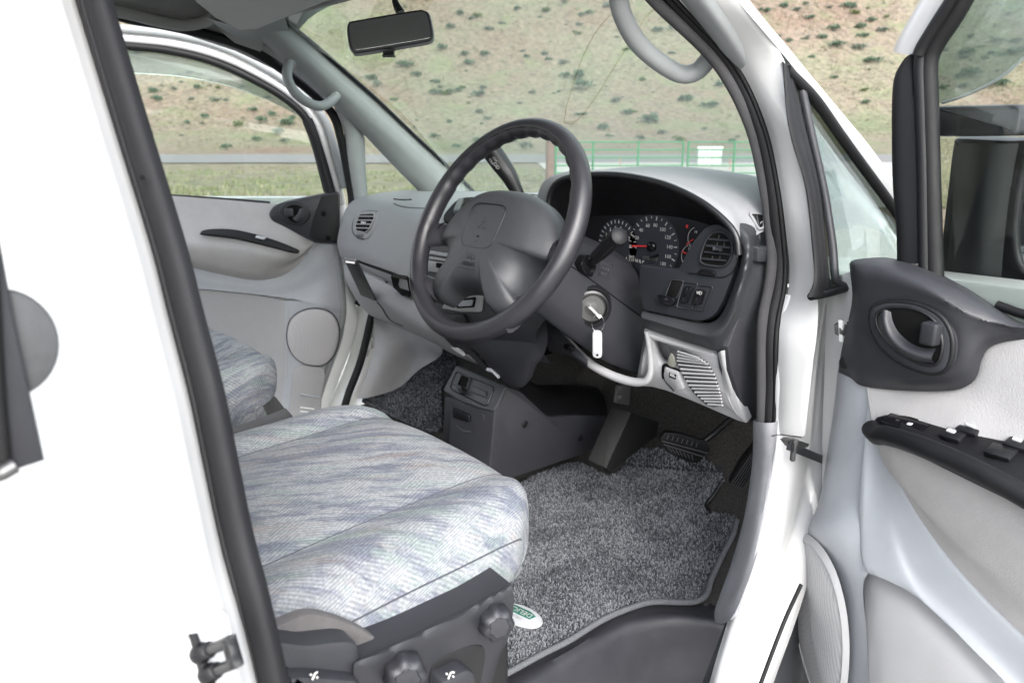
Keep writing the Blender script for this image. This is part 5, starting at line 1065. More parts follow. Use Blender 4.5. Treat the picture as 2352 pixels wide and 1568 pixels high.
fl_ = [(math.cos(2*math.pi*k/14), .75*math.sin(2*math.pi*k/14)) for k in range(14)]
tube('grip', [g0, g0.lerp(g1_, .3), g1_, g1_.lerp(g2_, .6), g2_+(g2_-g1_)*.4], [.010, .0135, .0165, .0185, .0195, .016], M['black'], gs, prof=fl_, up=tuple(-FW), seg=20)
ga = (g2_-g1_).normalized(); gb_ = ga.cross(FW).normalized(); gb_ = gb_ if gb_.dot(RT) > 0 else -gb_
gc = PD(1.43, [(1141, 381)])[0]
text('lever_print', 'OD', .0095, gc, -ga, gb_ if False else (-ga).cross(FW)*-1, M['textw'], gs, .0002)
gd = PD(1.43, [(1134, 366)])[0]; yy = (-ga).cross(FW)*-1
text('lever_print', 'OFF', .0070, PD(1.43, [(1129, 371)])[0], -ga, yy, M['textw'], gs, .0002); text('lever_print', 'ON', .0070, PD(1.43, [(1137, 366)])[0], -ga, yy, M['textw'], gs, .0002)
# ------------------------------------------------------------------ low centre console
XC = .16
co = thing('centre_console', 'charcoal floor console with ashtray lid and coin tray below the dashboard', 'console', (.08, .3, .6))
so_ = rnd(PX(XC, [(1135, 947), (1164, 886), (1200, 900), (1262, 958), (1316, 952), (1400, 955), (1410, 1000), (1345, 1042), (1185, 1096), (1120, 1130)]), [.006, .006, .006, .02, .02, .0, .0, .01, .004, .0])
plate('body', so_, M['dark'], co, .0, .150, .006, toward=(1, 0, 0))
c0_, c1_, c2_ = PX(XC, [(1135, 946), (1164, 885)])+[PX(XC, [(1135, 946)])[0]+V((-.15, 0, 0))]
tn = (c1_-c0_).cross(c2_-c0_).normalized(); tn = tn if tn.z > 0 else -tn
def TPp(pts, off=0): return PL(c0_+tn*off, tn, pts)
tt = plate('top_panel', rnd(TPp([(1018, 897), (1050, 838), (1164, 886), (1135, 946), (1110, 940), (1060, 922)]), .006), M['pad'], co, .003, .006, .004)
tube('tray_groove', rnd(TPp([(1032, 893), (1046, 852), (1136, 888), (1118, 934)], .004), .012), .0014, M['black'], tt, 6, closed=True)
plate('coin_recess', rnd(TPp([(1084, 884), (1120, 898), (1116, 914), (1080, 900)], .004), .004), M['dark'], tt, .001, .002, .0006); plate('coin_tray', rnd(TPp([(1087, 887), (1117, 899), (1113, 911), (1084, 900)], .006), .003), M['pad'], tt, .002, .002, .001)
plate('lighter_well_shade', rnd(TPp([(1060, 860), (1080, 868), (1072, 892), (1050, 884)], .004), .003), M['void'], tt, .001, .002, .0004)  # well is flat; its inner shade is put into the black
tube('lighter_frame', rnd(TPp([(1060, 860), (1080, 868), (1072, 892), (1050, 884)], .006), .003), .0016, M['black'], tt, 6, closed=True)
plate('lighter_flap', rnd(TPp([(1041, 881), (1052, 884), (1064, 888), (1066, 902), (1058, 905), (1041, 896)], .012), .003), M['black'], tt, .006, .008, .002)
cy = c0_.y-.001
lid = plate('ashtray_lid', rnd(PY(cy, [(1024, 910), (1060, 922), (1113, 953), (1112, 1060), (1018, 1010)]), .004), M['dark'], co, .003, .004, .002)
plate('lid_well_shade', rnd(PY(cy-.003, [(1042, 934), (1082, 952), (1084, 986), (1074, 994), (1044, 976)]), .006), M['void'], lid, .0006, .002, .0003)  # black plate in place of the shade in the handle well
plate('lid_tab', rnd(PY(cy-.003, [(1045, 936), (1080, 953), (1081, 969), (1044, 958)]), .004), M['darker'], lid, .005, .002, .002)
skin('lid_scoop', [PY(cy-.0045, [(1045, 972), (1062, 984), (1082, 988)]), PY(cy-.008, [(1046, 977), (1062, 990), (1080, 993)]), PY(cy-.0035, [(1046, 982), (1062, 994), (1078, 997)])], M['pad'], lid, 10, 8)
for i in range(4): boxm('side_slot', PY(cy-.0005, [(1122, 1010+17*i)])[0], V((.004, 0, 0)), V((0, .001, 0)), V((0, 0, .006)), M['void'], co, .0004); boxm('side_slot', PY(cy-.0005, [(1018, 950+12*i)])[0], V((.004, 0, 0)), V((0, .001, 0)), V((0, 0, .005)), M['void'], co, .0004)
for (a, b) in ((1206, 974), (1334, 1006)): lathe('screw', PX(XC+.001, [(a, b)])[0], (1, 0, 0), [(.0085, -.002), (.0085, .001), (.007, .002), (.0065, .0012), (.002, .0012)], M['darker'], co, 18)
skin('console_hump', [PX(XC-.005, [(1195, 898), (1262, 958), (1320, 950), (1400, 960)]), [p+V((-.08, .05, .01)) for p in PX(XC, [(1195, 880), (1262, 930), (1320, 930), (1400, 930)])], [p+V((-.2, .1, -.02)) for p in PX(XC, [(1195, 880), (1262, 930), (1320, 930), (1400, 930)])]], M['black'], co, 16, 10)
# ------------------------------------------------------------------ pedals
fr_ = thing('foot_rest', 'long black pebbled foot rest beside the centre console', 'foot rest', tuple(PX(.27, [(1370, 1060)])[0]))
plate('pad', rnd(PX(.27, [(1405, 936)])+PX(.32, [(1450, 947)])+PX(.335, [(1392, 1076)])+PX(.285, [(1351, 1057)]), .004), mat('pebbled rubber', (.016, .016, .016), .7, .3, bump=1.0, bscale=260), fr_, .004, .012, .003)
plate('side', [PX(.32, [(1450, 948)])[0], PX(.33, [(1512, 968)])[0], PX(.34, [(1508, 1000)])[0], PX(.345, [(1400, 1085)])[0], PX(.335, [(1392, 1077)])[0]], M['void'], fr_, .002, .01, .001)  # flank of the foot rest, with its shadow put in as deep black
br_ = thing('brake_pedal', 'black rubber brake pedal pad with moulded ribs on a dark arm', 'pedal', tuple(PX(.43, [(1568, 1030)])[0]))
bpts = [PX(.43+.0005*(q[0]-1568), [q])[0] for q in ((1513, 1008), (1526, 990), (1560, 994), (1624, 1014), (1632, 1030), (1602, 1063), (1580, 1060), (1530, 1036))]
RIB = mat('worn pedal rib', (.055, .055, .058), .5)
bpd = plate('pad', rnd(bpts, .006), M['rubber'], br_, .004, .010, .003); nb = newell(bpts); nb = nb if nb.dot(CAM-bpts[0]) > 0 else -nb
def BR(x, y): return PX(.43+.0005*(x-1568), [(x, y)])[0]+nb*.0045
seg2('pad_rib', [(BR(1518, 1010), BR(1622, 1038)), (BR(1522, 1018), BR(1612, 1046))], .0018, nb, RIB, bpd, .0015)
for i in range(7): seg2('pad_rib', [(BR(1534+11*i, 996+3*i), BR(1530+11*i, 1006+3*i))], .0016, nb, RIB, bpd, .0012); seg2('pad_rib', [(BR(1532+9*i, 1024+3*i), BR(1542+8*i, 1036+3*i))], .0016, nb, RIB, bpd, .0012)
tube('arm', [PX(.44, [(1608, 1020)])[0], PX(.46, [(1640, 995)])[0], PX(.50, [(1690, 952)])[0]], .007, M['black'], br_, 8, 8)
ac_ = thing('accelerator_pedal', 'black ribbed accelerator pedal next to the grey sill trim', 'pedal', tuple(PX(.58, [(1705, 1100)])[0]))
acp = [PX(.57, [(1676, 1108)])[0], PX(.575, [(1708, 1120)])[0], PX(.61, [(1742, 1060)])[0], PX(.61, [(1740, 1012)])[0], PX(.58, [(1702, 1060)])[0]]
plate('pad', acp, M['rubber'], ac_, .003, .012, .002); na = newell(acp); na = na if na.dot(CAM-acp[0]) > 0 else -na
for i in range(6):
    t = i/5; seg2('pad_rib', [(acp[0].lerp(acp[1], .08+.84*t)+na*.003, acp[3].lerp(acp[2], .08+.84*t)*.75+acp[0].lerp(acp[1], .08+.84*t)*.25+na*.003)], .0018, na, RIB, ac_, .0016)
cbk = thing('pedal_bracket', 'bare metal pedal bracket hanging below the knee bar', 'bracket', tuple(PX(.30, [(1425, 920)])[0]))
plate('bracket_plate', rnd(PX(.30, [(1418, 884), (1448, 880), (1443, 930), (1412, 924)]), .003), M['steel'], cbk, .003, .004, .001)
for (a, b) in ((1424, 892), (1424, 912)): lathe('bolt_hole', PX(.305, [(a, b)])[0], (1, -.5, 0), [(.006, -.002), (.006, .0015), (.003, .002)], M['metal'], cbk, 12)
# ------------------------------------------------------------------ seats
def cushion(f):
    """rows run back to front; f mirrors for the passenger"""
    prof = [(.185, .855), (.165, .885), (.150, .925), (.150, .968), (.166, .998), (.192, 1.008), (.222, 1.008), (.244, 1.000), (.256, .9975), (.30, 1.002), (.36, 1.006), (.43, 1.006), (.50, 1.004), (.552, 1.000), (.565, .9975), (.60, 1.003), (.632, 1.002), (.660, .986), (.677, .960), (.684, .935), (.680, .908), (.660, .888)]
    ys = [(-.80, -.03), (-.66, -.018), (-.52, -.008), (-.40, 0), (-.30, .003), (-.22, .006), (-.17, .002), (-.145, -.012), (-.134, -.035), (-.134, -.065), (-.144, -.10), (-.17, -.13)]
    rows = []
    for (x, z) in prof:
        e = max(0, abs(x-.418)-.17); cut_ = 1.9*e*e*10*.35; side = max(0, (.98-z))*.55; row = []
        for (y, dz) in ys:
            k = max(0, 1-abs(y+.134)/.25); yy = y-cut_*k-(side*.2 if y > -.3 else 0)
            zz = max(z+dz*(1 if z > .97 else max(0, (z-.86)/.11)), min(z, .915))
            xx = x+(.418-x)*(.10*max(0, (y+.20)/.07)**2 if y > -.20 and abs(x-.418) > .15 else 0)
            row.append(f(V((xx, yy, zz))))
        rows.append(row)
    return rows
ds = thing('driver_seat', 'driver seat cushion in pale blue-grey flecked cloth on a charcoal base', 'seat', (.42, -.4, .6))
idf = lambda p: p
cu_ = skin('cushion', cushion(idf), M['seat'], ds, 60, 110)
def seam(x, z, y0, y1, f, par, lift=.0):
    rows = cushion(f); 
    return rows
for ix in (8, 14):
    tube('cushion_seam', [p+V((0, 0, -.0002)) for p in cushion(idf)[ix]], .0011, mat('seam thread', (.05, .053, .065), .9), cu_, 6, 60)
fs_ = cushion(idf)
tube('cushion_seam', [fs_[i][7]+V((0, -.004, .0015)) for i in range(14, 19)]+[fs_[18][j]+V((.002, 0, -.002)) for j in (6, 5, 4, 3, 2)], .0010, mat('seam thread dark', (.05, .053, .065), .9), cu_, 6, 50)
ft = [PX(.70, [q])[0] for q in ((560, 1440), (622, 1436), (690, 1410), (720, 1406), (765, 1415), (820, 1436), (862, 1462), (872, 1474), (862, 1486), (815, 1492), (700, 1496), (560, 1480))]
plate('felt_corner', cr(ft, 50, True), M['suede'], ds, .004, .010, .004)
# plastic base and controls on the door side
XB = .722
bs1 = [PX(XB, [q])[0] for q in ((560, 1462), (640, 1462), (700, 1470), (745, 1464), (790, 1460), (812, 1466), (818, 1484), (820, 1640), (560, 1640))]
plate('recliner_cover', rnd(bs1, .008), M['dark'], ds, .010, .03, .007)
rl = plate('recline_lever', rnd([PX(XB+.014, [q])[0] for q in ((648, 1538), (700, 1536), (812, 1546), (820, 1570), (820, 1660), (690, 1660))], .008), M['dark'], ds, .014, .01, .007)
t0 = [PX(XB-.004, [q])[0] for q in ((812, 1506), (870, 1484), (940, 1454), (1010, 1420), (1090, 1380), (1140, 1350), (1166, 1334))]
t1 = [PX(XB+.016, [q])[0] for q in ((812, 1526), (876, 1500), (948, 1466), (1018, 1432), (1096, 1392), (1146, 1364), (1176, 1348))]
t2 = [PX(XB+.012, [q])[0] for q in ((812, 1560), (880, 1545), (950, 1520), (1020, 1490), (1098, 1450), (1150, 1420), (1180, 1392))]
t3 = [PX(XB+.004, [q])[0] for q in ((812, 1640), (880, 1630), (950, 1610), (1020, 1590), (1080, 1560), (1130, 1510), (1168, 1462))]
t4 = [PX(XB-.01, [q])[0] for q in ((812, 1720), (880, 1710), (950, 1700), (1020, 1690), (1080, 1670), (1118, 1600), (1150, 1500))]
shl = skin('side_shield', [[p+V((-.05, .0, .005)) for p in t0], t0, t1, t2, t3, t4], M['dark'], ds, 40, 36)
rc = cr([PX(XB+.0085, [q])[0] for q in ((998, 1512), (1030, 1494), (1070, 1480), (1100, 1478), (1112, 1492), (1108, 1530), (1095, 1580), (1060, 1640), (1000, 1640), (985, 1560))], 40, True)
plate('lever_recess', rc, M['black'], shl, .003, .004, .002)
def knob(a, b, r, x):
    p = PX(x, [(a, b)])[0]; ax = V((.92, -.36, .12))
    k = lathe('height_knob', p, ax, [(r*.8, -.012), (r*.98, -.006), (r, .004), (r*.96, .012), (r*.84, .017), (r*.62, .019), (r*.60, .0182), (r*.56, .0192), (r*.05, .0198)], M['dark'], shl, 63, 7, .07); return k
knob(1136, 1424, .0205, XB+.02); knob(928, 1542, .0225, XB+.022)
lv_ = plate('height_lever', rnd([PX(XB+.022, [q])[0] for q in ((1002, 1556), (1018, 1545), (1060, 1524), (1076, 1530), (1084, 1556), (1070, 1575), (1055, 1640), (1010, 1640))], .007), M['dark'], shl, .012, .012, .006)
def seatmark(a, b, x, par, flip=1):
    def q(dx, dy): return PX(x, [(a+dx, b+dy)])[0]
    seg2('seat_mark', [(q(-3, 12), q(4, -4)), (q(4, -4), q(10, -6)) if flip > 0 else (q(4, -4), q(12, -3)), (q(-8, -2), q(-4, 2)), (q(7, 4), q(10, 8))], .0022, (1, -.3, .2), M['textw'], par, .0006)
seatmark(720, 1548, XB+.0288, rl); seatmark(1032, 1546, XB+.0348, lv_, -1)
boxm('seat_rail', V((.50, -.36, .625)), (.012, 0, 0), (0, .25, 0), (0, 0, .022), M['black'], ds, .004)
boxm('seat_frame', V((.42, -.42, .76)), (.24, 0, 0), (0, .20, 0), (0, 0, .10), M['black'], ds, .01)
# backrest (mostly hidden behind the pillar)
def backrest(f, m_, par):
    rows = []
    for x, d in ((.17, .05), (.19, .0), (.26, -.03), (.42, -.02), (.58, -.03), (.65, .0), (.67, .05)):
        rows.append([f(V((x, y+d*-1*.6, z))) for y, z in ((-.66, .97), (-.68, 1.1), (-.74, 1.35), (-.79, 1.52), (-.82, 1.56), (-.87, 1.52), (-.85, 1.2), (-.80, .95))])
    return skin('backrest', rows, m_, par, 30, 30)
backrest(idf, M['seat'], ds)
mi = lambda p: V((-p.x, p.y, p.z))
ps = thing('passenger_seat', 'passenger seat cushion in blue-grey flecked cloth beyond the driver seat', 'seat', (-.42, -.4, .6))
cp_ = skin('cushion', cushion(mi), M['seat_p'], ps, 60, 110)
tube('cushion_seam', [p for p in cushion(mi)[8]], .0011, M['seat_side'], cp_, 6, 60)
backrest(mi, M['seat_p'], ps)
pb = [[V((-.145, y, z)) for y, z in ((-.75, .885), (-.5, .885), (-.3, .89), (-.2, .90), (-.165, .905))], [V((-.135, y, z)) for y, z in ((-.75, .86), (-.5, .86), (-.3, .862), (-.2, .868), (-.150, .872))], [V((-.14, y, z)) for y, z in ((-.75, .78), (-.5, .78), (-.3, .78), (-.2, .785), (-.150, .79))], [V((-.16, y, z)) for y, z in ((-.75, .62), (-.5, .62), (-.3, .62), (-.2, .62), (-.17, .62))]]
skin('seat_base', pb, M['dark'], ps, 20, 24)
skin('seat_front_skirt', [[V((-.145, -.165, .90)), V((-.3, -.14, .90)), V((-.66, -.15, .90))], [V((-.16, -.17, .62)), V((-.3, -.16, .62)), V((-.66, -.17, .62))]], M['dark'], ps, 12, 8)
# ------------------------------------------------------------------ floor mats with real pile
def FZ(x, y):
    s = min(1, max(0, (y-.26)/.34)); r = min(1, max(0, (x-.20)/.36))
    z = .612+(s**1.4)*(.05+.11*r)
    if x < 0: z = .612+max(0, y-.40)*1.1
    elif y > .58: z += (y-.58)*1.6
    return z
def floor_hit(px, py, lift=.0):
    z = .62
    for _ in range(24):
        p = PZ(z, [(px, py)])[0]; z = z*.5+(FZ(p.x, min(p.y, .95))+lift)*.5
    return p
FLc = [];
for i in range(90):
    x = -.80+1.52*i/89
    FLc.append([V((x, -1.6+2.36*j/150, FZ(x, -1.6+2.36*j/150)-.007)) for j in range(151)])
vs_ = [p for r in FLc for p in r]; fs = [(i*151+j, (i+1)*151+j, (i+1)*151+j+1, i*151+j+1) for i in range(89) for j in range(150)]
fs = [f for f in fs if not (vs_[f[0]].x > .535+max(0, vs_[f[0]].y-.15)*.7)]
mesh('floor_carpet', vs_, fs, M['carpet'], van)
def inside(x, y, P):
    c = False; n = len(P); j = n-1
    for i in range(n):
        if (P[i].y > y) != (P[j].y > y) and x < (P[j].x-P[i].x)*(y-P[i].y)/(P[j].y-P[i].y)+P[i].x: c = not c
        j = i
    return c
def floor_mat(name, label, pxs, step, seed, bind=None):
    rng = random.Random(seed); hits = [floor_hit(a, b) for a, b in pxs]
    o = thing(name, label, 'floor mat', tuple(sum(hits, V((0, 0, 0)))/len(hits)))
    poly = cr(hits, 160, True)
    x0, x1 = min(p.x for p in poly), max(p.x for p in poly); y0, y1 = min(p.y for p in poly), max(p.y for p in poly)
    # backing
    g = .012; nx, ny = int((x1-x0)/g)+1, int((y1-y0)/g)+1; idx = {}; vs_ = []; fs = []
    def vid(i, j):
        if (i, j) not in idx: idx[(i, j)] = len(vs_); X, Y = x0+i*g, y0+j*g; vs_.append(V((X, Y, FZ(X, Y)+.004)))
        return idx[(i, j)]
    for i in range(nx):
        for j in range(ny):
            if inside(x0+(i+.5)*g, y0+(j+.5)*g, poly): fs.append((vid(i, j), vid(i+1, j), vid(i+1, j+1), vid(i, j+1)))
    mesh('backing', vs_, fs, M['matbase'], o)
    vs_, fs = [], []; x = x0
    while x < x1:
        y = y0
        while y < y1:
            X, Y = x+rng.uniform(-.5, .5)*step, y+rng.uniform(-.5, .5)*step
            if inside(X, Y, poly):
                z = FZ(X, Y)+.003; r = step*rng.uniform(.45, .70); h = rng.uniform(.005, .008); a = rng.uniform(0, 6.28); k = len(vs_)
                lx, ly = rng.uniform(-.003, .003), rng.uniform(-.003, .003)
                for q in range(4): vs_.append((X+r*math.cos(a+q*1.571), Y+r*math.sin(a+q*1.571), z))
                for q in range(4): vs_.append((X+lx*.7+r*.85*math.cos(a+.5+q*1.571), Y+ly*.7+r*.85*math.sin(a+.5+q*1.571), z+h*.75))
                vs_.append((X+lx, Y+ly, z+h))
                for q in range(4): q2 = (q+1) % 4; fs.append((k+q, k+q2, k+4+q2, k+4+q)); fs.append((k+4+q, k+4+q2, k+8))
            y += step
        x += step
    base = ROOT[o]; me = bpy.data.meshes.new('pile'); me.from_pydata([(v[0]-base.x, v[1]-base.y, v[2]-base.z) for v in vs_], [], fs); me.materials.append(M['pile'])
    po_ = bpy.data.objects.new('pile', me); COL.objects.link(po_); po_.parent = o; po_['kind'] = 'stuff'
    if bind: tube('bound_edge', [floor_hit(a, b)+V((0, 0, .006)) for a, b in bind], .0058, M['bind'], o, 10, 120)
    return o
dm = floor_mat('floor_mat', 'speckled grey pile mat with bound edge in the driver footwell', [(1060, 1600), (1150, 1560), (1240, 1510), (1308, 1476), (1375, 1434), (1431, 1408), (1493, 1388), (1560, 1388), (1600, 1385), (1624, 1368), (1636, 1334), (1660, 1280), (1680, 1240), (1694, 1195), (1660, 1186), (1626, 1180), (1620, 1164), (1638, 1140), (1664, 1104), (1640, 1084), (1580, 1062), (1530, 1034), (1490, 1036), (1450, 1056), (1420, 1088), (1392, 1096), (1358, 1078), (1320, 1066), (1260, 1084), (1200, 1112), (1120, 1180), (1050, 1400)], .0032, 3,
    [(1130, 1566), (1168, 1550), (1241, 1510), (1308, 1476), (1375, 1434), (1431, 1408), (1493, 1389), (1560, 1389), (1598, 1387), (1622, 1370), (1634, 1334), (1660, 1278), (1682, 1236), (1692, 1200)])
tube('notch_edge', [floor_hit(a, b)+V((0, 0, .006)) for a, b in ((1660, 1106), (1640, 1140), (1622, 1165), (1632, 1184))], .004, M['black'], dm, 8, 20)
floor_mat('floor_mat', 'speckled grey pile mat on the passenger side of the floor console', [(1016, 806), (1050, 838), (1030, 870), (1014, 900), (1010, 990), (930, 972), (840, 930), (820, 912), (850, 912), (916, 889), (960, 850)], .0042, 5)
# badge on the driver mat
bc_ = floor_hit(1196, 1432); 
bdg = thing('mat_badge', 'grey and green sewn badge on the driver floor mat', 'badge', tuple(bc_))
e0, e1 = floor_hit(1150, 1392, .012), floor_hit(1238, 1434, .012); ec = (e0+e1)/2; eu = (e1-e0)/2
ev = (floor_hit(1172, 1432, .012)-floor_hit(1222, 1396, .012))/2; ev = ev-eu*(ev.dot(eu)/eu.length_squared); ev = ev.normalized()*.026
eo = ell(ec, eu*1.05, ev, 40); plate('badge_plate', eo, M['badge'], bdg, .002, .003, .001, toward=(0, 0, 1)); tube('badge_edge', eo, .0022, M['galv'], bdg, 8, closed=True)
def eb(s, t): return ec+eu*s+ev*t+V((0, 0, .0022))
plate('badge_band', [eb(-.95, -.30), eb(-.55, -.70), eb(.3, -.72), eb(.62, -.50), eb(.52, .02), eb(-.95, .06)], M['green'], bdg, .0006, .001, .0001, toward=(0, 0, 1))
text('badge_lettering', 'DELICA', .0165, eb(-.12, -.32)+V((0, 0, .001)), -eu, (V((0, 0, 1))).cross(-eu), M['textw'], bdg, .0002)
text('badge_lettering', 'MOTORS', .0085, eb(-.1, .40)+V((0, 0, .001)), eu, (V((0, 0, 1))).cross(eu), M['textw'], bdg, .0002)
boxm('seat_rail_end', floor_hit(1145, 1535)+V((0, 0, .02)), (.006, .003, 0), (-.008, .014, 0), (0, 0, .008), M['black'], ds, .002)
# ------------------------------------------------------------------ surroundings
F0 = V((-math.sin(YAW), math.cos(YAW), 0)); C0 = V((CAM.x, CAM.y, 0))
rg_ = random.Random(11)
def sm(a, b, x): t = min(1, max(0, (x-a)/(b-a))); return t*t*(3-2*t)
def vnoise(x, y):
    return .5*(math.sin(x*.11+1.3)*math.cos(y*.083-.6)+.6*math.sin(x*.231-y*.17+2.1)+.35*math.cos(x*.47+y*.39)+.2*math.sin(x*.9-y*.77))
def HZ(x, y):
    d = (V((x, y, 0))-C0).dot(F0); l = (V((x, y, 0))-C0).dot(RT)
    if d > 0:
        s = sm(78, 130, d)*.0; k = max(0, d-84); rise = .44*k*sm(84, 150, d)*min(1, 1) + .02*max(0, d-60)*sm(60, 84, d)
        return rise+vnoise(x, y)*(.04*sm(30, 60, d)+1.1*sm(84, 150, d))
    r = math.hypot(x, y); return .10*max(0, r-150)*sm(150, 260, r)
def ground_hit(px, py):
    d = ray(px, py); t = 4.0
    while t < 520:
        p = CAM+d*t
        if p.z < HZ(p.x, p.y):
            a, b2 = t/1.012, t
            for _ in range(14):
                m_ = (a+b2)/2; q = CAM+d*m_
                if q.z < HZ(q.x, q.y): b2 = m_
                else: a = m_
            return CAM+d*b2, b2
        t *= 1.012
    return None, None
# ground sheet: fine where it is seen, out to the horizon elsewhere
ds_ = [-1500, -700, -300, -150, -60, -20, -5]+[i*3.0 for i in range(0, 28)]+[84+i*4 for i in range(0, 60)]+[330, 360, 400, 480, 700, 1500]
ls_ = [-1500, -700, -420]+[-330+i*6 for i in range(0, 90)]+[230, 300, 450, 700, 1500]
vs_ = []; fs = []
for a in ds_:
    for b in ls_:
        p = C0+F0*a+RT*b; vs_.append((p.x, p.y, HZ(p.x, p.y)))
nl = len(ls_)
fs = [(i*nl+j, i*nl+j+1, (i+1)*nl+j+1, (i+1)*nl+j) for i in range(len(ds_)-1) for j in range(nl-1)]
gm, t, b = nodes_of('dry hillside'); L = t.links.new
tc = N(t, 'ShaderNodeTexCoord')
def nz(scale, det=6, rough=.6):
    n = N(t, 'ShaderNodeTexNoise', i_Scale=scale, i_Detail=float(det), i_Roughness=rough); L(tc.outputs['Object'], n.inputs[0]); return n.outputs[0]
rA = ramp(t, [(.33, (.140, .100, .078)), (.45, (.152, .124, .098)), (.55, (.148, .137, .101)), (.68, (.110, .124, .075))]); L(nz(.035, 8, .62), rA.inputs[0])
rB = ramp(t, [(.30, (.42, .42, .38)), (.50, (1, 1, 1)), (.72, (1.5, 1.46, 1.38))]); L(nz(1.3, 8, .72), rB.inputs[0])
mx = N(t, 'ShaderNodeMix', data_type='RGBA', blend_type='MULTIPLY'); mx.inputs[0].default_value = 1; L(rA.outputs[0], mx.inputs[6]); L(rB.outputs[0], mx.inputs[7])
gA = ramp(t, [(.52, (0, 0, 0)), (.62, (1, 1, 1))]); L(nz(.16, 7, .7), gA.inputs[0])
mg_ = N(t, 'ShaderNodeMath', operation='MULTIPLY'); mg_.inputs[1].default_value = .45; L(gA.outputs[0], mg_.inputs[0])
m3 = N(t, 'ShaderNodeMix', data_type='RGBA'); L(mg_.outputs[0], m3.inputs[0]); L(mx.outputs[2], m3.inputs[6]); m3.inputs[7].default_value = (.125, .155, .08, 1)
# pale stones
vo = N(t, 'ShaderNodeTexVoronoi', i_Scale=.9); L(tc.outputs['Object'], vo.inputs[0]); rv = ramp(t, [(.05, (1, 1, 1)), (.11, (0, 0, 0))]); L(vo.outputs['Distance'], rv.inputs[0])
m4 = N(t, 'ShaderNodeMix', data_type='RGBA'); L(rv.outputs[0], m4.inputs[0]); L(m3.outputs[2], m4.inputs[6]); m4.inputs[7].default_value = (.28, .265, .235, 1)
L(m4.outputs[2], b.inputs['Base Color']); b.inputs['Roughness'].default_value = .95; b.inputs['Specular IOR Level'].default_value = .1
bp = N(t, 'ShaderNodeBump', i_Strength=.5, i_Distance=.3); L(nz(2.2, 6, .7), bp.inputs['Height']); L(bp.outputs[0], b.inputs['Normal'])
go = mesh('ground', vs_, fs, gm); tag(go, kind='structure')
go['label'] = 'dry grassy flat rising into a scrubby hillside'
def strip(name, d0, d1, l0, l1, z, m, n=60):
    vs_ = []; fs = []
    for i in range(n+1):
        l = l0+(l1-l0)*i/n
        for dd_, q in ((d0, 0), (d1, 1)):
            w_ = dd_+.6*math.sin(l*.05+q)+.25*math.sin(l*.31+2*q); p = C0+F0*w_+RT*l; vs_.append((p.x, p.y, HZ(p.x, p.y)+z))
        if i: k = 2*i; fs.append((k-2, k-1, k+1, k))
    return tag(mesh(name, vs_, fs, m), kind='structure')
asph = mat('bleached asphalt', (.135, .136, .134), .9, .2, bump=.4, bscale=60, var=.15, vscale=1.2)
grv = mat('pale gravel', (.29, .283, .265), .95, .1, bump=.8, bscale=25, var=.22, vscale=2.5)
strip('road', 45, 66, -160, 110, .05, asph, 120)
strip('gravel_lot', 16, 48, 1.5, 60, .03, grv, 60)
strip('gravel_yard', -14, 9, -16, 26, .012, grv, 40)
# sagebrush
def shrub_mesh(seed, col, n=240):
    r_ = random.Random(seed); vs_ = []; fs = []
    cl = [(r_.uniform(-.27, .27), r_.uniform(-.24, .24), r_.uniform(.14, .34), r_.uniform(.18, .34)) for _ in range(6)]
    for _ in range(n):
        cx, cy, cz, cr_ = r_.choice(cl); a = r_.uniform(0, 6.283); e = math.asin(r_.uniform(-.15, 1)); q = cr_*r_.uniform(.55, 1.05)
        p = V((cx+q*math.cos(a)*math.cos(e), cy+q*math.sin(a)*math.cos(e), max(.01, cz+q*math.sin(e)*.8)))
        d = (p-V((cx, cy, cz-.15))).normalized()+V((r_.uniform(-.5, .5), r_.uniform(-.5, .5), r_.uniform(0, .5))); d.normalize()
        s = d.orthogonal().normalized(); s.rotate(Matrix.Rotation(r_.uniform(0, 6.28), 3, d)); ln_ = r_.uniform(.07, .15); wd_ = ln_*.3; k = len(vs_)
        vs_ += [p-s*wd_*.6, p+s*wd_*.6, p+d*ln_*.6+s*wd_, p+d*ln_, p+d*ln_*.6-s*wd_]; fs.append((k, k+1, k+2, k+3, k+4))
    for _ in range(7):
        a = r_.uniform(0, 6.28); k = len(vs_); e = V((.3*math.cos(a), .25*math.sin(a), .4)); s = V((.012, .012, 0))
        vs_ += [V((0, 0, -.05))-s, V((0, 0, -.05))+s, e+s*.4, e-s*.4]; fs.append((k, k+1, k+2, k+3))
    me = bpy.data.meshes.new('sagebrush'); me.from_pydata([tuple(v) for v in vs_], [], fs)
    m, t, b = nodes_of('sage leaf'); g = N(t, 'ShaderNodeNewGeometry'); r = ramp(t, [(0, tuple(c*.5 for c in col)), (.6, col), (1, tuple(min(1, c*1.9) for c in col))])
    t.links.new(g.outputs['Random Per Island'], r.inputs[0]); t.links.new(r.outputs[0], b.inputs['Base Color']); b.inputs['Roughness'].default_value = .9; b.inputs['Specular IOR Level'].default_value = .15
    me.materials.append(m); return me
kinds = [([shrub_mesh(s, (.075, .11, .075)) for s in (1, 2, 3)], 'dark grey-green sagebrush clump growing on the open hillside'),
         ([shrub_mesh(s, (.105, .122, .097)) for s in (4, 5)], 'pale silvery sagebrush clump growing on the open hillside'),
         ([shrub_mesh(s, (.08, .107, .043)) for s in (6, 7)], 'yellow-green bush growing among the sagebrush')]
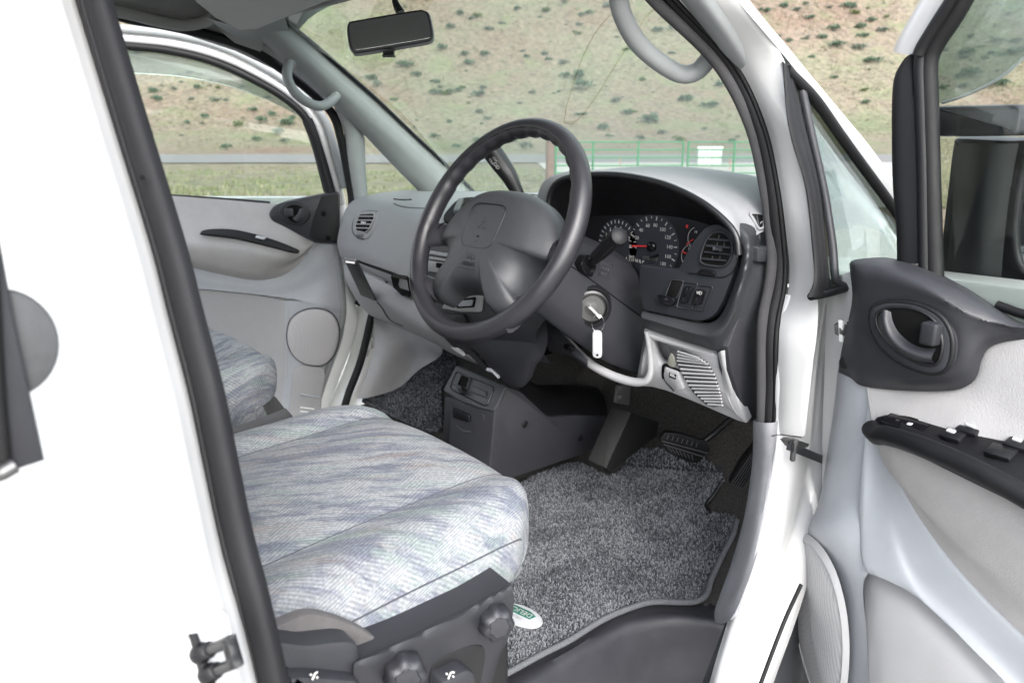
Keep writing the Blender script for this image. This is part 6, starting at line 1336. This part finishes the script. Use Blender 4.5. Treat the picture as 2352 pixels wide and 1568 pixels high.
def put(px, py, w_px, kind=None, dims=None):
    p, t = ground_hit(px, py)
    if p is None: return
    kind = rg_.choices([0, 1, 2], [.55, .28, .17])[0] if kind is None else kind
    o = bpy.data.objects.new('sagebrush', rg_.choice(kinds[kind][0])); COL.objects.link(o)
    s = w_px*1.08*t/FPX/.95; o.location = (p.x, p.y, HZ(p.x, p.y)-.03*s); o.scale = (s, s*rg_.uniform(.8, 1.1), s*rg_.uniform(.72, 1.0)); o.rotation_euler = (0, 0, rg_.uniform(0, 6.28))
    tag(o, kinds[kind][1], 'shrub', 'sagebrush scattered over the hillside')
# clumps read off the photograph's hillside (window by window), then thin random ones between
key = [(1055, 35, 20), (1095, 42, 22), (1150, 58, 18), (1255, 30, 24), (1405, 22, 30), (1035, 68, 22), (1120, 74, 24), (1330, 60, 16), (1330, 82, 18), (935, 158, 40), (960, 178, 24), (1015, 118, 26), (1065, 130, 22), (1080, 152, 26), (1110, 132, 28), (1200, 122, 16), (1210, 135, 18), (1250, 130, 18), (1260, 140, 18), (1330, 182, 40), (1340, 208, 44), (1295, 148, 22), (1440, 118, 18), (1475, 128, 18), (1510, 76, 26), (1560, 76, 46), (1460, 76, 16),
       (850, 185, 30), (868, 200, 24), (1000, 192, 22), (1050, 212, 22), (1062, 205, 18), (1000, 220, 28), (1030, 218, 24), (1110, 206, 22), (1098, 225, 30), (1100, 262, 22), (905, 232, 20), (1385, 300, 30), (1440, 265, 30), (1490, 285, 46), (1575, 235, 40), (1630, 250, 36), (1520, 310, 30), (1470, 325, 26), (1560, 325, 28), (1680, 330, 22), (1400, 318, 20), (1050, 345, 24), (1095, 330, 26), (1000, 318, 24), (1180, 330, 30), (1210, 345, 40), (1140, 370, 26),
       (365, 235, 26), (355, 215, 24), (408, 178, 20), (400, 208, 18), (440, 232, 16), (470, 272, 22), (500, 205, 16), (555, 205, 16), (520, 235, 16), (548, 292, 28), (580, 258, 22), (600, 285, 30), (625, 268, 22), (660, 290, 36), (640, 310, 30), (672, 275, 18), (455, 205, 20), (460, 175, 18), (520, 345, 30), (655, 330, 28), (590, 325, 26), (330, 300, 24), (430, 285, 18), (690, 250, 18),
       (1950, 22, 30), (1860, 46, 24), (1888, 92, 24), (1915, 72, 28), (1975, 68, 26), (2000, 52, 24), (1925, 110, 34), (1975, 118, 36), (2005, 148, 36), (1830, 28, 22), (1990, 240, 22), (1848, 95, 18), (1800, 20, 24), (2030, 76, 26), (1905, 20, 16), (1985, 210, 18)]
for a, b_, w_ in key: put(a, b_, w_)
for _ in range(120):
    reg = rg_.choice(((700, 0, 1750, 330), (700, 0, 1750, 330), (280, 110, 700, 330), (1720, 0, 2060, 260), (2150, 0, 2352, 250)))
    put(rg_.uniform(reg[0], reg[2]), rg_.uniform(reg[1], reg[3]), rg_.choice((7, 9, 11, 14, 19, 26)))
for _ in range(8): put(rg_.uniform(2180, 2352), rg_.uniform(20, 235), rg_.uniform(20, 40))
# grass: uncountable
def grass(name, label, n, picks, hgt, cols, seed, thr=-9):
    r_ = random.Random(seed); vs_ = []; fs = []
    for _ in range(n):
        x0, y0, x1, y1 = r_.choice(picks); p, t = ground_hit(r_.uniform(x0, x1), r_.uniform(y0, y1))
        if p is None or vnoise(p.x*7, p.y*7)+r_.uniform(-.5, .5) < thr: continue
        z0 = HZ(p.x, p.y)
        for _b in range(5):
            a = r_.uniform(0, 6.28); h = hgt*r_.uniform(.5, 1.2)*(1+t*.004); w_ = h*.10*(1+t*.01); o_ = V((r_.uniform(-.12, .12)*(1+t*.01), r_.uniform(-.12, .12)*(1+t*.01), 0)); k = len(vs_)
            le = V((math.cos(a)*h*.45, math.sin(a)*h*.45, h)); s = V((-math.sin(a), math.cos(a), 0))*w_; b0 = V((p.x, p.y, z0-.02))+o_
            vs_ += [b0-s, b0+s, b0+le]; fs.append((k, k+1, k+2))
    me = bpy.data.meshes.new(name); me.from_pydata([tuple(v) for v in vs_], [], fs); m, t, b = nodes_of(name); g = N(t, 'ShaderNodeNewGeometry'); r = ramp(t, cols)
    t.links.new(g.outputs['Random Per Island'], r.inputs[0]); t.links.new(r.outputs[0], b.inputs['Base Color']); b.inputs['Roughness'].default_value = .9; b.inputs['Specular IOR Level'].default_value = .15
    me.materials.append(m); o = bpy.data.objects.new(name, me); COL.objects.link(o); tag(o, label, 'grass', kind='stuff')
grass('verge_grass', 'green and straw grass along the near side of the road', 3400, [(330, 385, 760, 455), (330, 385, 760, 455), (820, 395, 1000, 450), (1000, 385, 1250, 445)], .13, [(0, (.18, .17, .11)), (.45, (.16, .165, .095)), (.75, (.10, .13, .055)), (1, (.075, .115, .04))], 2, .25)
grass('dry_grass', 'thin straw-coloured grass over the lower hillside', 9000, [(280, 110, 740, 345), (640, 0, 1760, 350), (1700, 0, 2060, 320), (2150, 0, 2352, 320), (2150, 320, 2200, 480)], .18, [(0, (.19, .17, .125)), (.5, (.17, .15, .105)), (.8, (.125, .135, .075)), (1, (.095, .12, .055))], 8)
# green pipe gate panels
GD = 24.5
def G3(px, py): return CAM+ray(px, py)*(GD)
def gate(label, x0, x1, vb):
    g = thing('pipe_gate', label, 'gate', tuple(V((G3(x0, 400).x, G3(x0, 400).y, 0))), 'green pipe gate panels')
    def zy(y): return 1.47-(y-315)*GD/FPX*1.03
    def pt_(x, z): p = G3(x, 400); return V((p.x, p.y, z))
    zs = [1.32, 1.08, .84, .59, .36, .11]
    for z in zs: tube('rail', [pt_(x0, z), pt_((x0+x1)/2, z-.005), pt_(x1, z)], .024, M['gatepaint'], g, 8, 6)
    for x in vb: tube('upright', [pt_(x, 1.345), pt_(x, .085)], .034, M['gatepaint'], g, 8, 3)
    return g
gate('green pipe gate panel hung beside the rusty post', 1272, 1568, (1276, 1361, 1464, 1566))
gate('green pipe gate panel standing in front of the pale cabinet', 1576, 1885, (1578, 1683, 1786, 1882))
po_ = thing('gate_post', 'thick rusty brown post at the hinge end of the green gate', 'post', tuple(V((G3(1263, 400).x, G3(1263, 400).y, 0))))
bx_ = G3(1263, 400); tube('post', [V((bx_.x, bx_.y, -.05)), V((bx_.x, bx_.y, .8)), V((bx_.x, bx_.y, 1.52))], .145, M['rust'], po_, 12, 5)
lathe('post_cap', V((bx_.x, bx_.y, 1.52)), (0, 0, 1), [(.15, -.03), (.15, .01), (.12, .03), (.02, .04)], M['rust'], po_, 14)
cab = thing('utility_cabinet', 'pale double-door metal cabinet standing beyond the green gate', 'cabinet', tuple(CAM+ray(1629, 381)*40))
def K3(px, z): p = CAM+ray(px, 381)*40; return V((p.x, p.y, z))
for a, b_ in ((1602, 1627), (1630, 1656)):
    dr = plate('door', [K3(a, .02), K3(b_, .02), K3(b_, .93), K3(a, .93)], M['galv'], cab, .03, .25, .015)
tube('door_seam', [K3(1628.5, .0), K3(1628.5, .96)], .03, M['white_in'], cab, 6, 3)
tube('top_rim', [K3(1600, .95), K3(1658, .95)], .035, M['white_in'], cab, 6, 3)
for k_, (a, y_) in enumerate(((1424, 388), (1675, 392))):
    p, t_ = ground_hit(a, y_); s_ = thing('marker_stake', ('thin orange-red stake behind the middle of the gate' if k_ == 0 else 'thin orange-red stake beside the pale cabinet'), 'stake', tuple(p))
    tube('stake', [p, p+V((.01, 0, .30)), p+V((0, 0, .62))], .022, mat('faded red paint', (.33, .13, .08), .8), s_, 6, 4)
    lathe('stake_cap', p+V((0, 0, .62)), (0, 0, 1), [(.026, -.03), (.026, 0), (.01, .02)], M['rust'], s_, 8)
